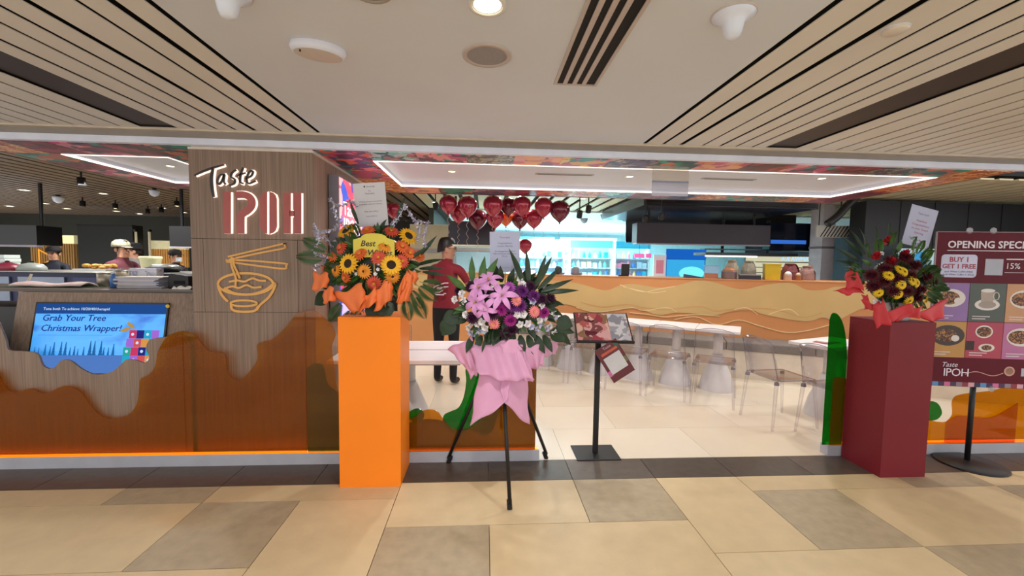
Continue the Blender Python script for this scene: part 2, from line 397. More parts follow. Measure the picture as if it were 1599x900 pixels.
# ---- sign wall (the wood clad column beside the counter)
def wood(name, c, rough=.5):
    m, nt, b, out = new_mat(name); N, L = nt.nodes, nt.links
    tc = N.new('ShaderNodeTexCoord'); mp = N.new('ShaderNodeMapping'); mp.inputs['Scale'].default_value = (60, 60, 1.2)
    L.new(tc.outputs['Object'], mp.inputs[0]); nz = N.new('ShaderNodeTexNoise'); nz.inputs['Scale'].default_value = 1.6; nz.inputs['Detail'].default_value = 6
    L.new(mp.outputs[0], nz.inputs['Vector']); rp = N.new('ShaderNodeValToRGB'); k = lin(c)
    for e, p, f in ((0, .3, .72), (1, .72, 1.22)): rp.color_ramp.elements[e].position = p; rp.color_ramp.elements[e].color = (k[0] * f, k[1] * f, k[2] * f, 1)
    L.new(nz.outputs['Fac'], rp.inputs[0]); L.new(rp.outputs[0], b.inputs['Base Color']); b.inputs['Roughness'].default_value = rough
    bp = N.new('ShaderNodeBump'); bp.inputs['Strength'].default_value = .12; bp.inputs['Distance'].default_value = .004; L.new(nz.outputs['Fac'], bp.inputs['Height']); L.new(bp.outputs[0], b.inputs['Normal'])
    return m
M_wood = wood('taupe_wood_laminate', '8a7566'); M_wood2 = wood('taupe_wood_lighter', 'a58a78')  # second is a lighter copy of the same wood, for the side face
SX0, SX1, SY = -2.085, -1.235, 3.16
colw = struct(box((SX0, SY + .012, 0), (SX1 - .012, 4.45, SZ + .1)).build('wall_sign', mat('panel_joint', '2f2622', .7)))
def rectpx(x0, y0, x1, y1, Y): a = ay(x0, y0, Y); b = ay(x1, y1, Y); return a.x, b.z, b.x, a.z
bx0, bz0, bx1, bz1 = rectpx(317, 373, 466, 488, SY)
g = .003
for (a, b, c, d) in ((SX0, 0, SX1, bz0 - g), (SX0, bz1 + g, SX1, SZ + .1), (SX0, bz0, bx0 - g, bz1), (bx1 + g, bz0, SX1, bz1)):
    box((a, SY, b), (c, SY + .012, d)).build('cladding', M_wood, colw)
box((bx0, SY, bz0), (bx1, SY + .012, bz1)).build('access_panel', M_wood, colw)
box((SX1 - .012, SY + .0121, 0), (SX1, 4.45, SZ + .1)).build('cladding', M_wood2, colw)
box((SX0, SY - .006, SZ - .015), (SX1 + .004, SY + .002, SZ + .004)).build('top_trim', mat('trim_cream', 'd8cfc6', .5), colw)
box((SX1 - .002, SY + .002, SZ - .02), (SX1 + .008, 4.45, SZ - .001)).build('side_trim', mat('trim_cream', 'd8cfc6', .5), colw)
# ---- hall behind: strip ceiling, walls far back
M_hs = mat('hall_cream_plank', 'cbbd9c', .45, 0, .04, 3); M_hd = wood('hall_dark_plank', '725f4c')
hall = struct(box((-14, 5.0, HZ + .05), (14, 18, HZ + .12)).build('ceiling_hall', M_black))
x = -14.0
while x < 13.9:
    wd = .19 if x > -1.3 else .15
    if x < 3.2 or x > 4.6: box((x, 5.02, HZ), (x + wd, 9.2 if x > -1.3 else 12.5, HZ + .02)).build('plank', M_hs if x > -1.3 else M_hd, hall)
    x += wd + (.075 if x > -1.3 else .06)
box((-.9, 9.2, HZ - .03), (12, 18, HZ + .02)).build('plain_panel', mat('shop_ceiling', 'd6e4ee', .5), hall)
wb = struct(box((-14, 12.5, 0), (-1.2, 12.7, HZ)).build('wall_back', mat('far_wall_dark', '35362f', .6)))
wl = struct(box((-13.8, 3.2, 0), (-13.6, 12.5, HZ)).build('wall_left', mat('far_wall_dark', '35362f', .6)))
wr = struct(box((10.5, 3.2, 0), (10.7, 18, HZ)).build('wall_right', mat('far_wall_navy', '23242e', .5)))
wsb = struct(box((-1.2, 16.5, 0), (10.5, 16.7, HZ)).build('wall_shop', mat('shop_wall', 'b5e3ee', .5)))
wdv = struct(box((-1.2, 9.2, 0), (-1.1, 16.5, HZ)).build('wall_divider', mat('far_wall_dark', '35362f', .6)))
# ================================================================ SHOPFRONT: counter, sign, acrylic screens
def px(pts, Y): return [(lambda v: (v.x, v.z))(ay(a, b, Y)) for a, b in pts]
def sheet(name, top, Y, t, m, parent, k=4, z0=.085, closed=False):
    """flat sheet with a cut wavy outline; top is traced left to right, the foot is straight"""
    P = smooth_path([Vector((a, b, 0)) for a, b in px(top, Y)], k, closed); P = [(p.x, p.y) for p in P]
    if not closed: P = [(P[0][0], z0)] + P + [(P[-1][0], z0)]
    return MB().prism(P, Y, Y + t).build(name, m, parent)
M_or = acrylic('orange_acrylic', (.86, .52, .02), (.62, .33, .005), .14)
M_gr = acrylic('green_acrylic', (.02, .42, .05), (.01, .35, .05), .2)
M_kick = mat('grey_kick_metal', 'b2b4be', .3, .1)
M_oled = glow('orange_led', 'ff9a2a', 5.0)
for n, (a, b) in (('baseboard_front', (-5.2, .425)), ('baseboard_right', (2.72, 6))):
    struct(box((a, 3.085, 0), (b, 3.16, .082)).build(n, M_kick))
# ---- left counter
cnt = thing('service_counter', 'taupe wood service counter with slanted front and wavy fascia', 'counter')
FB, FT = Vector((3.18, .5)), Vector((3.33, 1.225))     # slanted front: bottom and top (y, z)
box((-5.2, 3.19, 0), (SX0 - .004, 3.85, .5)).build('body', M_wood, cnt)
MB().prism([(3.19, .5), (FB.x, FB.y), (FT.x, FT.y), (3.9, 1.225), (3.9, .5)], -3.42, SX0 - .004, 'x').build('slanted_front', M_wood, cnt)
box((-5.2, 3.45, .5), (-3.425, 3.9, 1.1)).build('dark_side', mat('counter_black', '1c1714', .4), cnt)
box((-5.3, 3.34, 1.227), (SX0 - .006, 3.95, 1.245)).build('worktop', mat('counter_top_brown', '51443b', .35), cnt)
wave = [(-260, 520), (-120, 545), (-60, 505), (-10, 500), (2, 515), (9, 532), (14, 547), (38, 549), (58, 553), (66, 570), (76, 576), (86, 573), (96, 563), (110, 564), (128, 577), (148, 585), (172, 582), (186, 572), (197, 562), (212, 563), (226, 567), (233, 558), (228, 545), (234, 531), (255, 527), (285, 524), (296, 540)]
sheet('wavy_fascia', wave, 3.135, .014, M_wood, cnt)
# ---- screen on the slanted front
th = math.atan2(FT.x - FB.x, FT.y - FB.y)
def slant(u, v, d=0):
    """point on the slanted front: u across, v height, d proud of it"""
    t = (v - FB.y) / (FT.y - FB.y); return Vector((u, FB.x + (FT.x - FB.x) * t - d, v))
def hit_slant(a, b):
    d = ray(a, b); n = Vector((0, FT.y - FB.y, -(FT.x - FB.x))); p0 = Vector((0, FB.x, FB.y)); return CAM + d * ((p0 - CAM).dot(n) / d.dot(n))
stl, str_ = hit_slant(60, 472), hit_slant(266, 476)
SW = str_.x - stl.x; SH = SW * .57
scr = thing('advert_screen', 'wide blue lit advert screen leaning on the counter front', 'screen', slant(stl.x, stl.z - SH * math.cos(th), .004)); scr.rotation_euler = (-th, 0, 0)
box((0, -.012, 0), (SW, .0, SH)).build('bezel', mat('screen_bezel', '101216', .3), scr)
def dec(name, P, m, y=-.0135, par=None): return MB().quad(*[(p[0], y, p[1]) for p in P]).build(name, m, par or scr)
def rect(name, x0, z0, x1, z1, m, y=-.0135, par=None): return dec(name, [(x0, z0), (x1, z0), (x1, z1), (x0, z1)], m, y, par)
b_ = .012
pic = rect('picture', b_, b_, SW - b_, SH - b_, palette('screen_blue', ('2f6fd0', '4aa6f4', '3f9cf0', '56b4fa'), 2.2, .3, .62, 'NOISE', (1, 1, 2)), -.0125)
rect('picture_top', b_, SH * .84, SW - b_, SH - b_, glow('screen_navy', '2a5aa8', .7))
rect('picture_snow', b_, b_, SW - b_, SH * .27, glow('screen_snow', '5f8fe0', .75))
mt = glow('screen_ink', '2a2f86', .8); mt2 = glow('screen_teal', '2f7cc4', .7)
TXM = lambda x, z, y=-.015: T((x, y, z)) @ FACE
text('headline', 'Grab Your Tree', .066, mt, scr, TXM(.06, SH * .74), .0005, shear=.2); text('headline', 'Christmas Wrapper!', .066, mt, scr, TXM(.06, SH * .6), .0005, shear=.2)
text('caption', 'Tuna both To achieve 10/20/40/therapid', .028, glow('screen_white', 'cfe4ff', 1), scr, TXM(.06, SH * .89), .0005)
box((.05, -.0145, SH * .54), (.56, -.0135, SH * .543)).build('rule', mt2, scr)
for i in range(17):
    x = .04 + i * .034 + random.uniform(-.01, .01); h = random.uniform(.04, .1); z = SH * .27
    m = MB()
    for k in range(4):
        a = z + h * k / 4.5; m.quad((x - h * .16 * (1 - k / 4.5), -.0142, a), (x + h * .16 * (1 - k / 4.5), -.0142, a), (x + .002, -.0142, a + h * .4), (x - .002, -.0142, a + h * .4))
    m.build('tree_picture', mt2, scr)
sq = [glow('sq_%s' % c, c, .9) for c in ('d8406a', '2a2f86', '2fb0d8', 'b070e0', 'e05a5a', 'e8a050', '30b0a0')]
for r in range(4):
    for c in range(4):
        x = .675 + c * .052 - r * .014 + (.014 if r > 2 else 0); z = SH * .5 - r * .062
        rect('gift_square', x, z, x + .051, z + .06, sq[(r * 3 + c) % 7], -.0143)
        if (r + c) % 2 == 0:
            m = MB(); m.at(T((x + .025, -.0152, z + .03)), FACE); m.lathe([(.011, 0), (.011, .0004)], 8); m.build('gift_mark', glow('screen_white', 'cfe4ff', 1), scr)
for (x, z, a) in ((.68, SH * .68, .7), (.645, SH * .62, -.3)):
    m = MB(); m.at(T((x, -.015, z)), Ry(a), S(.035, 1, .012)); m.ball((0, 0, 0), (1, .0006, 1), 10, 6); m.build('leaf_picture', glow('screen_gold', 'c89a4a', .9), scr)
tag(MB().at(T(slant(str_.x - .005, str_.z - .01, .014)), Rx(PI / 2)).lathe([(.014, 0), (.014, .006), (.006, .01)], 10).build('sticker_flower', mat('sticker_yellow', 'd8c040', .5)), 'tiny yellow round sticker at the top right screen corner', 'sticker')
# ---- backlit sign on the sign wall
sgn = thing('restaurant_sign', 'backlit TASTE IPOH lettering in black script and red capitals on the sign wall', 'sign', ay(390, 310, SY))
O = sgn.location
def zp(pts, ox=290, oy=220, s=3.2125, Y=SY):
    out = []
    for a, b in pts: v = ay(ox + a / s, oy + b / s, Y); out.append((v.x - O.x, v.z - O.z))
    return out
M_dark = mat('sign_black', '2c2a2c', .35); M_red = mat('sign_red', 'b05a58', .4); M_halo = glow('sign_halo', 'ffe0cc', 1.7)
def stroke(name, pts, w, m, halo=.013, sm=4):
    P = zp(pts); P = [(p.x, p.y) for p in smooth_path([Vector((a, b, 0)) for a, b in P], sm)] if sm else P
    q = MB().bar(P, w, .012, -.022).build(name, m, sgn)
    ww = [a + halo for a in w] if isinstance(w, list) else w + halo
    MB().bar([P[0]] + P + [P[-1]] if not sm else P, ww if not isinstance(ww, list) else ww, .006, -.006).build('halo', M_halo, q)
def tw(n, a, b): return [a + (b - a) * math.sin(PI * i / (n - 1)) for i in range(n)]
for pts, a, b in (([(58, 178), (100, 158), (150, 140), (205, 125)], .006, .014), ([(150, 140), (142, 190), (145, 240), (153, 285)], .012, .018),
               ([(205, 172), (185, 178), (172, 205), (178, 222), (195, 205), (207, 172), (203, 205), (212, 222)], .009, .012), ([(265, 150), (245, 165), (240, 185), (258, 198), (255, 218), (232, 228)], .009, .012),
               ([(300, 138), (286, 180), (285, 210), (300, 218)], .01, .013), ([(268, 182), (290, 172), (312, 165)], .007, .01), ([(312, 195), (340, 180), (348, 158), (332, 160), (318, 190), (325, 218), (362, 205)], .009, .012)):
    n = (len(pts) - 1) * 4 + 1; stroke('script_stroke', pts, tw(n, a, b), M_dark)
W = 30 / 3.2125 / 660 * 3.32
stroke('letter_i', [(219, 259), (219, 466)], W, M_red, sm=0)
stroke('letter_p', [(262, 275), (300, 274), (328, 284), (342, 305), (340, 330), (322, 352), (300, 366), (289, 378), (287, 400), (287, 466)], W, M_red)
def plate(name, pts, h=4):
    cx_ = sum(p[0] for p in pts) / len(pts); cy_ = sum(p[1] for p in pts) / len(pts)
    q = MB().prism(zp(pts), -.034, -.022).build(name, M_red, sgn)
    MB().prism(zp([(a + (h if a > cx_ else -h), b + (h if b > cy_ else -h)) for a, b in pts]), -.012, -.006).build('halo', M_halo, q)
plate('letter_o', [(417, 260), (403, 264), (392, 276), (386, 296), (385, 430), (391, 450), (402, 462), (417, 467)]); plate('letter_o', [(433, 260), (448, 264), (459, 276), (465, 296), (466, 430), (460, 450), (449, 462), (433, 467)])
0 and stroke('letter_o', [(414, 264), (403, 276), (399, 300), (398, 425), (404, 450), (416, 463)], W * .95, M_red, sm=3); 0 and stroke('letter_o', [(434, 264), (446, 276), (451, 300), (451, 425), (446, 450), (434, 463)], W * .95, M_red, sm=3)
stroke('letter_h', [(518, 264), (518, 466)], W, M_red, sm=0); stroke('letter_h', [(570, 264), (570, 466)], W, M_red, sm=0); stroke('letter_h', [(532, 367), (556, 367)], W * .8, M_red, sm=0)
lg = thing('noodle_bowl_emblem', 'orange line emblem of a noodle bowl and chopsticks below the lit sign', 'emblem', ay(390, 430, SY)); O = lg.location
M_lg = mat('emblem_orange', 'e6ad58', .4)
LN = [0]
def line(name, pts, w=.013, sm=4):
    w *= 1.3
    P = zp(pts); P = [(p.x, p.y) for p in smooth_path([Vector((a, b, 0)) for a, b in P], sm)] if sm else P
    LN[0] += 1; MB().bar(P, w, .006, -.0005 - .0007 * LN[0]).build(name, M_lg, lg)
def ell(cx, cy, rx, ry, a=0, b=360, n=28): return [(cx + rx * math.cos(math.radians(a + (b - a) * i / n)), cy + ry * math.sin(math.radians(a + (b - a) * i / n))) for i in range(n + 1)]
line('chopstick', [(214, 582), (480, 520), (494, 518), (499, 528), (494, 540), (380, 562), (222, 596)], .01, 3); line('chopstick', [(203, 600), (300, 600), (500, 616), (505, 626), (500, 642), (400, 632), (206, 606)], .01, 3)
line('bowl_rim', ell(303, 718, 138, 54), .013, 0)
line('bowl_side', [(166, 728), (180, 765), (198, 790), (216, 806)]); line('bowl_side', [(196, 738), (250, 765), (330, 770), (400, 750), (450, 714), (444, 745), (420, 785), (376, 824), (360, 850)])
line('bowl_foot', ell(295, 815, 66, 15), .011, 0); line('bowl_foot', [(232, 822), (240, 848), (290, 857), (350, 852), (368, 828)]); line('bowl_foot', [(265, 832), (310, 828), (352, 820)], .006)
for p in ([(236, 584), (234, 620), (246, 660), (256, 690), (254, 730)], [(246, 586), (246, 622), (262, 655), (276, 690)], [(222, 708), (262, 700), (300, 706), (340, 690), (370, 700), (408, 702)], [(205, 740), (240, 730), (272, 738), (310, 724), (345, 736), (385, 732)]): line('noodle', p, .011)
# ---- lightbox on the side of the sign wall
lb = thing('poster_lightbox', 'lit portrait poster box with red and purple picture on the side of the sign wall', 'lightbox', (SX1 + .0085, 3.44, 1.0))
box((0, 0, 0), (.075, .72, 1.16)).build('case', mat('lightbox_case', '8a8a98', .4, .3), lb)
box((.0755, .015, .015), (.078, .705, 1.145)).build('poster', palette('lightbox_print', ('e0405a', '5a3a9a', 'e86a6a', '3050c0', 'c83a5a', 'f0a0a0'), 5, .3, 1.3), lb)
for s_, z, sz in (('Taste', .86, .16), ('IPOH', .7, .2)):
    text('poster_lettering', s_, sz, glow('poster_white', 'ffffff', 2.2), lb, T((.0785, .1, z)) @ Rz(PI / 2) @ FACE, .0005)
MB().at(T((.079, .36, .5)), Ry(PI / 2)).lathe([(.16, 0), (.16, .001)], 24).build('poster_dish', glow('poster_dish', 'f4e4e4', 1.6), lb)
box((.0785, .04, .03), (.0795, .68, .14)).build('poster_footer', glow('poster_lilac', 'c9b4f4', 1.6), lb)
# ---- acrylic screens
a1 = thing('acrylic_screen', 'long orange acrylic screen with a dripping wavy top before the wood counter', 'screen')
t1 = [(-300, 600), (-200, 560), (-120, 600), (-60, 575), (-10, 580), (6, 602), (22, 613), (48, 607), (70, 615), (100, 603), (125, 612), (140, 632), (158, 650), (178, 654), (200, 648), (213, 632), (217, 610), (219, 593), (232, 585), (242, 572), (247, 548), (262, 525), (284, 517)]
t2 = [(285, 517), (305, 524), (325, 548), (350, 553), (354, 575), (362, 590), (375, 594), (390, 580), (402, 560), (401, 540), (410, 534), (425, 530), (445, 512), (462, 492), (476, 486)]
t3 = [(477, 486), (492, 486), (508, 498), (519, 508), (523, 525), (518, 545), (523, 580), (532, 625), (560, 652), (590, 648), (610, 655)]
for t in (t1, t2, t3): sheet('orange_sheet', t, 3.09, .008, M_or, a1)
sheet('green_sheet', [(479, 575), (490, 568), (505, 572), (512, 600), (530, 615), (580, 660)], 3.1, .006, M_gr, a1)
box((-5.2, 3.1, .083), (-.68, 3.112, .092)).build('led_strip', M_oled, a1)
a2 = thing('acrylic_screen', 'short orange and green acrylic screen behind the pink wrapped flower stand', 'screen')
sheet('orange_sheet', [(635, 655), (650, 650), (658, 643), (672, 640), (684, 644), (692, 655), (705, 668), (725, 672), (745, 660), (765, 640), (785, 600), (805, 575), (838, 562)], 3.09, .008, M_or, a2)
sheet('olive_backing', [(635, 662), (660, 655), (692, 658), (712, 672), (745, 664), (775, 640), (800, 590), (838, 566)], 3.1065, .004, acrylic('olive_acrylic', (.5, .42, .03), (.3, .25, .005), .4), a2)
sheet('green_blob', [(636, 648), (645, 640), (655, 639), (662, 646), (660, 655), (646, 660)], 3.0985, .006, M_gr, a2, closed=True)
sheet('green_blob', [(727, 577), (737, 575), (747, 577), (754, 598), (770, 600), (785, 612), (783, 635), (775, 655), (768, 674), (752, 679), (735, 671), (720, 677), (705, 675), (693, 662), (693, 649), (704, 643), (716, 637), (724, 620), (728, 595)], 3.0985, .006, M_gr, a2, closed=True)
box((-.55, 3.112, .083), (.42, 3.122, .092)).build('led_strip', M_oled, a2)
a3 = thing('acrylic_screen', 'orange acrylic screen with a tall green end beside the red plinth', 'screen')
sheet('green_sheet', [(1296, 500), (1300, 490), (1308, 491), (1316, 504), (1321, 528), (1323, 560)], 3.1, .006, M_gr, a3)
sheet('orange_sheet', [(1302, 592), (1318, 590), (1350, 612), (1400, 628), (1450, 655), (1475, 660), (1488, 654), (1500, 650), (1545, 653), (1570, 642), (1590, 630)], 3.09, .008, M_or, a3)
sheet('orange_sheet', [(1478, 660), (1488, 648), (1488, 627), (1500, 617), (1548, 611), (1600, 600), (1680, 610), (1760, 580)], 3.11, .008, M_or, a3)
sheet('green_blob', [(1446, 636), (1455, 627), (1466, 632), (1471, 646), (1462, 656), (1448, 655)], 3.0985, .006, M_gr, a3, closed=True)
box((2.74, 3.125, .083), (5.9, 3.135, .092)).build('led_strip', M_oled, a3)
# ================================================================ PLINTHS AND STANDS
def plinth(name, x0, x1, y0, y1, h, c, label):
    m = mat(c + '_paint', c, .5, 0, .03, 3, spec=.25)
    t = thing(name, label, 'plinth', ((x0 + x1) / 2, (y0 + y1) / 2, 0))
    w, d = (x1 - x0) / 2, (y1 - y0) / 2; k = .012
    for n, a, b in (('front_panel', (-w, -d, 0), (w, -d + k, h)), ('back_panel', (-w, d - k, 0), (w, d, h)), ('side_panel', (-w, -d + k, 0), (-w + k, d - k, h)), ('side_panel', (w - k, -d + k, 0), (w, d - k, h)), ('top_panel', (-w + k, -d + k, h - k), (w - k, d - k, h))):
        box(a, b).build(n, m, t)
    return t
plinth('display_plinth', -.935, -.54, 2.755, 3.075, 1.13, 'f5861f', 'tall bright orange plinth under the sunflower arrangement')
rp_ = plinth('display_plinth', 2.825, 3.165, 2.745, 3.075, 1.115, '76202a', 'tall dark red plinth under the red wrapped flowers')
# ---- menu lectern
ms = thing('menu_stand', 'black floor stand with a tilted picture menu in the doorway', 'stand', (.885, 3.2, 0))
M_bk = mat('stand_black', '1b1a1d', .45, .2)
box((-.17, -.13, 0), (.17, .13, .008)).build('base', M_bk, ms, bevel=.002)
box((-.02, -.013, .008), (.02, .013, .9)).build('pole', M_bk, ms, bevel=.002)
tr = empty('holder', (0, -.06, .895)); tr.parent = ms; tr.rotation_euler = (math.radians(-52), 0, 0)
tr2 = box((-.215, -.006, 0), (.215, .006, .3)).build('holder_plate', M_bk, ms); tr2.location = (.03, -.09, .9); tr2.rotation_euler = (math.radians(-50), 0, math.radians(-4))
bpy.data.objects.remove(tr)
box((-.205, -.0095, .012), (.205, -.0062, .29)).build('menu_sheet', palette('menu_print', ('c88a8a', '9a3a4a', 'd8b0a0', '7a4a4a', 'b0605a', '8a6a50', 'd0a0a0', '602a34'), 15, .12), tr2)
box((.05, -.0102, .012), (.2, -.0096, .29)).build('menu_column', palette('menu_print2', ('b8b8c0', '9a9aa4', 'c8c8cc', '8a8a94'), 14, .12), tr2)
box((-.22, -.014, -.006), (.22, .006, .006)).build('lip', M_bk, tr2)
# ---- hanging card (its code is left blank)
q = [ay(*p, 3.13) for p in ((963, 530), (929, 548), (954, 598), (986, 572))]
c0 = (q[0] + q[1] + q[2] + q[3]) / 4
hc = thing('hanging_card', 'maroon card hanging askew from the menu stand', 'card', (c0.x, 3.10, c0.z))
hc.rotation_euler = (0, math.radians(-33), 0)
M_mar = mat('maroon_print', '5f1f2b', .4)
box((-.095, -.002, -.145), (.095, .002, .145)).build('card', M_mar, hc)
box((-.07, -.0035, -.085), (.07, -.002, .055)).build('white_square', mat('card_white_square', 'c9c9ce', .4), hc)
box((-.068, -.0036, .075), (.068, -.002, .095)).build('orange_bar', mat('card_orange', 'c0563c', .5), hc)
for x, z, c in ((-.08, -.07, 'c86aa0'), (.078, -.03, '6a6a48'), (.07, .1, '2f5a44')): box((x - .014, -.0034, z - .022), (x + .014, -.002, z + .022)).build('picture_patch', mat('patch_' + c, c, .5), hc)
text('card_line', 'Taste', .03, mat('card_text', 'c9a9b0', .5), hc, T((0, -.0022, .112)) @ FACE, .0005, 'CENTER')
text('card_line', 'scan to order', .022, mat('card_text', 'c9a9b0', .5), hc, T((0, -.0022, -.118)) @ FACE, .0005, 'CENTER') if False else None
# ---- promotion poster on a round base
ps = thing('poster_stand', 'maroon OPENING SPECIAL menu poster on a black round-base stand', 'sign', (3.73, 2.92, 0))
PA = math.radians(-9)
MB().lathe([(.0, 0), (.205, 0), (.21, .006), (.2, .014), (.03, .024), (0, .024)], 40).build('base', M_bk, ps, smooth=True)
MB().lathe([(.017, .02), (.017, .75)], 14, (0, .02, 0)).build('pole', M_bk, ps, smooth=True)
pw, pz0, pz1 = .75, .605, 1.765; ph = pz1 - pz0
bd = box((-pw / 2, -.004, 0), (pw / 2, .004, ph)).build('board', mat('poster_maroon', '5c1526', .5, 0, .03, spec=.2), ps); bd.location = (.0, -.02, pz0); bd.rotation_euler = (0, 0, PA)
M_fr = mat('poster_edge', '9a8a8a', .3, .2)
m = MB()
for a, b in (((-pw / 2 - .004, -.007, 0), (-pw / 2, .006, ph)), ((pw / 2, -.007, 0), (pw / 2 + .004, .006, ph)), ((-pw / 2, -.007, ph), (pw / 2, .006, ph + .004))): m.box(a, b)
m.build('edge_frame', M_fr, bd)
M_tx = mat('poster_text_white', 'e2dcec', .4); M_tr = mat('poster_text_red', '9a3048', .4)
TT = lambda x, z, y=-.006: T((x, y, z)) @ FACE
text('heading', 'OPENING SPECIAL', .073, M_tx, bd, TT(.0, ph - .115), .0008, 'CENTER', bold=.0015)
box((-.3, -.0055, ph - .138), (.3, -.004, ph - .133)).build('rule', M_tx, bd)
m = MB(); rr = .025; x0, x1, z0, z1 = -.335, -.09, ph - .335, ph - .165
pl = []
for cx_, cz_, a in ((x1 - rr, z1 - rr, 0), (x0 + rr, z1 - rr, 90), (x0 + rr, z0 + rr, 180), (x1 - rr, z0 + rr, 270)):
    for k in range(5): t = math.radians(a + k * 22.5); pl.append((cx_ + rr * math.cos(t), cz_ + rr * math.sin(t)))
m.prism(pl, -.0055, -.004).build('offer_box', mat('poster_offer', 'c3c6e6', .4), bd)
for s_, z, sz in (('BUY 1', ph - .22, .052), ('GET 1 FREE', ph - .268, .046)): text('offer_text', s_, sz, M_tr, bd, TT((x0 + x1) / 2, z), .0006, 'CENTER', bold=.0012)
for s_, z in (('Ipoh White Coffee (Hot)', ph - .298), ('Ipoh White Coffee C (Hot)', ph - .32)): text('offer_text', s_, .019, mat('poster_small_ink', '4a4a78', .4), bd, TT((x0 + x1) / 2, z), .0005, 'CENTER')
box((-.035, -.0055, ph - .315), (.085, -.004, ph - .195)).build('blank_square', mat('poster_square', 'a9aec0', .4), bd)
text('discount', '15%', .06, M_tx, bd, TT(.1, ph - .265), .0006)
box((.105, -.0055, ph - .2), (.3, -.004, ph - .192)).build('caption_line', M_tx, bd); box((.1, -.0055, ph - .295), (.33, -.004, ph - .292)).build('rule', M_tx, bd)
cols = ['8a6aa8', '4a5450', 'c09068', 'b88a4a', 'a83a52', 'b06a98']
gw = pw / 3; r0 = ph - .375
zs = [(r0 - .29, r0), (r0 - .565, r0 - .29)]
M_pl = mat('dish_white', 'd8d2d0', .35); M_fd = palette('dish_food', ('4a2a20', '7a4a30', '9a6a40', '3a2018', 'b08050'), 40, .5); M_cf = mat('coffee_cup', '9a8f88', .4)
for r in range(2):
    for c in range(3):
        xa, xb = -pw / 2 + gw * c, -pw / 2 + gw * (c + 1); za, zb = zs[r]
        p = box((xa + .002, -.0052, za + .002), (xb - .002, -.004, zb - .002)).build('menu_photo', mat('menu_bg_' + cols[r * 3 + c], cols[r * 3 + c], .45), bd)
        cx_, cz_ = (xa + xb) / 2, (za + zb) / 2 + .03
        def disc(n, x, z, rx, rz, y, mm): MB().at(T((x, y, z)), S(rx, 1, rz), FACE).lathe([(1, 0), (1, .0008)], 22).build(n, mm, p)
        if (r, c) == (0, 1):
            disc('saucer', cx_, cz_ - .045, .085, .042, -.0055, M_pl); disc('saucer_well', cx_, cz_ - .045, .06, .027, -.0058, M_cf)
            MB().prism([(cx_ - .05, cz_ + .06), (cx_ - .042, cz_ - .05), (cx_ + .035, cz_ - .05), (cx_ + .045, cz_ + .06)], -.0064, -.0058).build('cup', mat('cup_stone', 'a89a90', .4), p)
            disc('cup_rim', cx_ - .002, cz_ + .06, .048, .014, -.0068, M_pl); MB().at(T((cx_ + .055, -.0062, cz_ + .02)), FACE).tube([(.02 * math.cos(t / 8 * 2 * PI), .03 * math.sin(t / 8 * 2 * PI), 0) for t in range(8)], .004, 5, True).build('cup_handle', M_pl, p)
        elif (r, c) == (1, 1):
            disc('bowl', cx_ - .005, cz_ + .035, .06, .048, -.0055, M_pl); disc('food', cx_ - .005, cz_ + .035, .05, .038, -.0062, M_fd)
            disc('plate', cx_ + .02, cz_ - .085, .055, .03, -.0055, M_pl); disc('food', cx_ + .02, cz_ - .085, .035, .02, -.0062, M_fd)
            box((xa + .004, -.0056, za + .06), (xa + .06, -.0052, za + .13)).build('dark_patch', mat('menu_dark', '2a1418', .5), p)
        else:
            k = 1.15 if (r, c) == (1, 0) else 1
            disc('plate', cx_, cz_, .1 * k, .068 * k, -.0055, mat('plate_dark', '3a2a24', .4) if (r, c) == (1, 0) else M_pl); disc('food', cx_ - .015, cz_, .075, .05, -.0062, M_fd)
            disc('garnish', cx_ + .05, cz_ - .02, .028, .024, -.0068, M_pl)
        for k in range(2): box((xa + .03, -.0058, za + .02 + k * .018), (xa + .03 + (.12 if k else .09), -.0052, za + .027 + k * .018)).build('caption_line', mat('caption_pale', 'c9bfc8', .5), p)
zf = zs[1][0]
text('logo_script', 'Taste', .05, M_tx, bd, TT(-.28, zf - .07), .0006, shear=.3); text('logo_caps', 'IPOH', .085, M_tx, bd, TT(-.265, zf - .14), .0006, space=.9)
MB().bar([(-.11 + .26 * i / 20, zf - .125 + .018 * math.sin(i / 20 * 2 * PI) + .02 * i / 20) for i in range(21)], .005, .0012, -.004).build('wave_line', mat('poster_gold', 'c89a8a', .4), bd)
MB().at(T((.19, -.0046, zf - .09)), FACE).lathe([(.036, 0), (.036, .001), (.026, .0011), (.026, 0)], 20).build('bowl_mark', mat('poster_gold', 'c89a8a', .4), bd)
box((.27, -.0052, zf - .125), (.33, -.004, zf - .065)).build('blank_square', mat('poster_square', 'a9aec0', .4), bd)
for i in range(18):
    c = ('27264a', '5a8ac0', '3a2450', 'c86a9a', '4a2a50', '8a7a8a', '8a3040', 'd0a0b0')[i % 8]
    box((-pw / 2 + i * pw / 18, -.0054, .002), (-pw / 2 + (i + 1) * pw / 18, -.004, .034)).build('border_patch', mat('border_' + c, c, .5), bd)
M_clip = acrylic('clear_clip', (.85, .85, .9), (.8, .8, .85), .3)
for x, z in ((-.16, ph), (.0, ph), (.08, -.02)): MB().at(T((x, -.006, z + .012)), Rx(PI / 2)).lathe([(.02, -.003), (.024, 0), (.02, .003)], 16).build('clip', M_clip, bd)
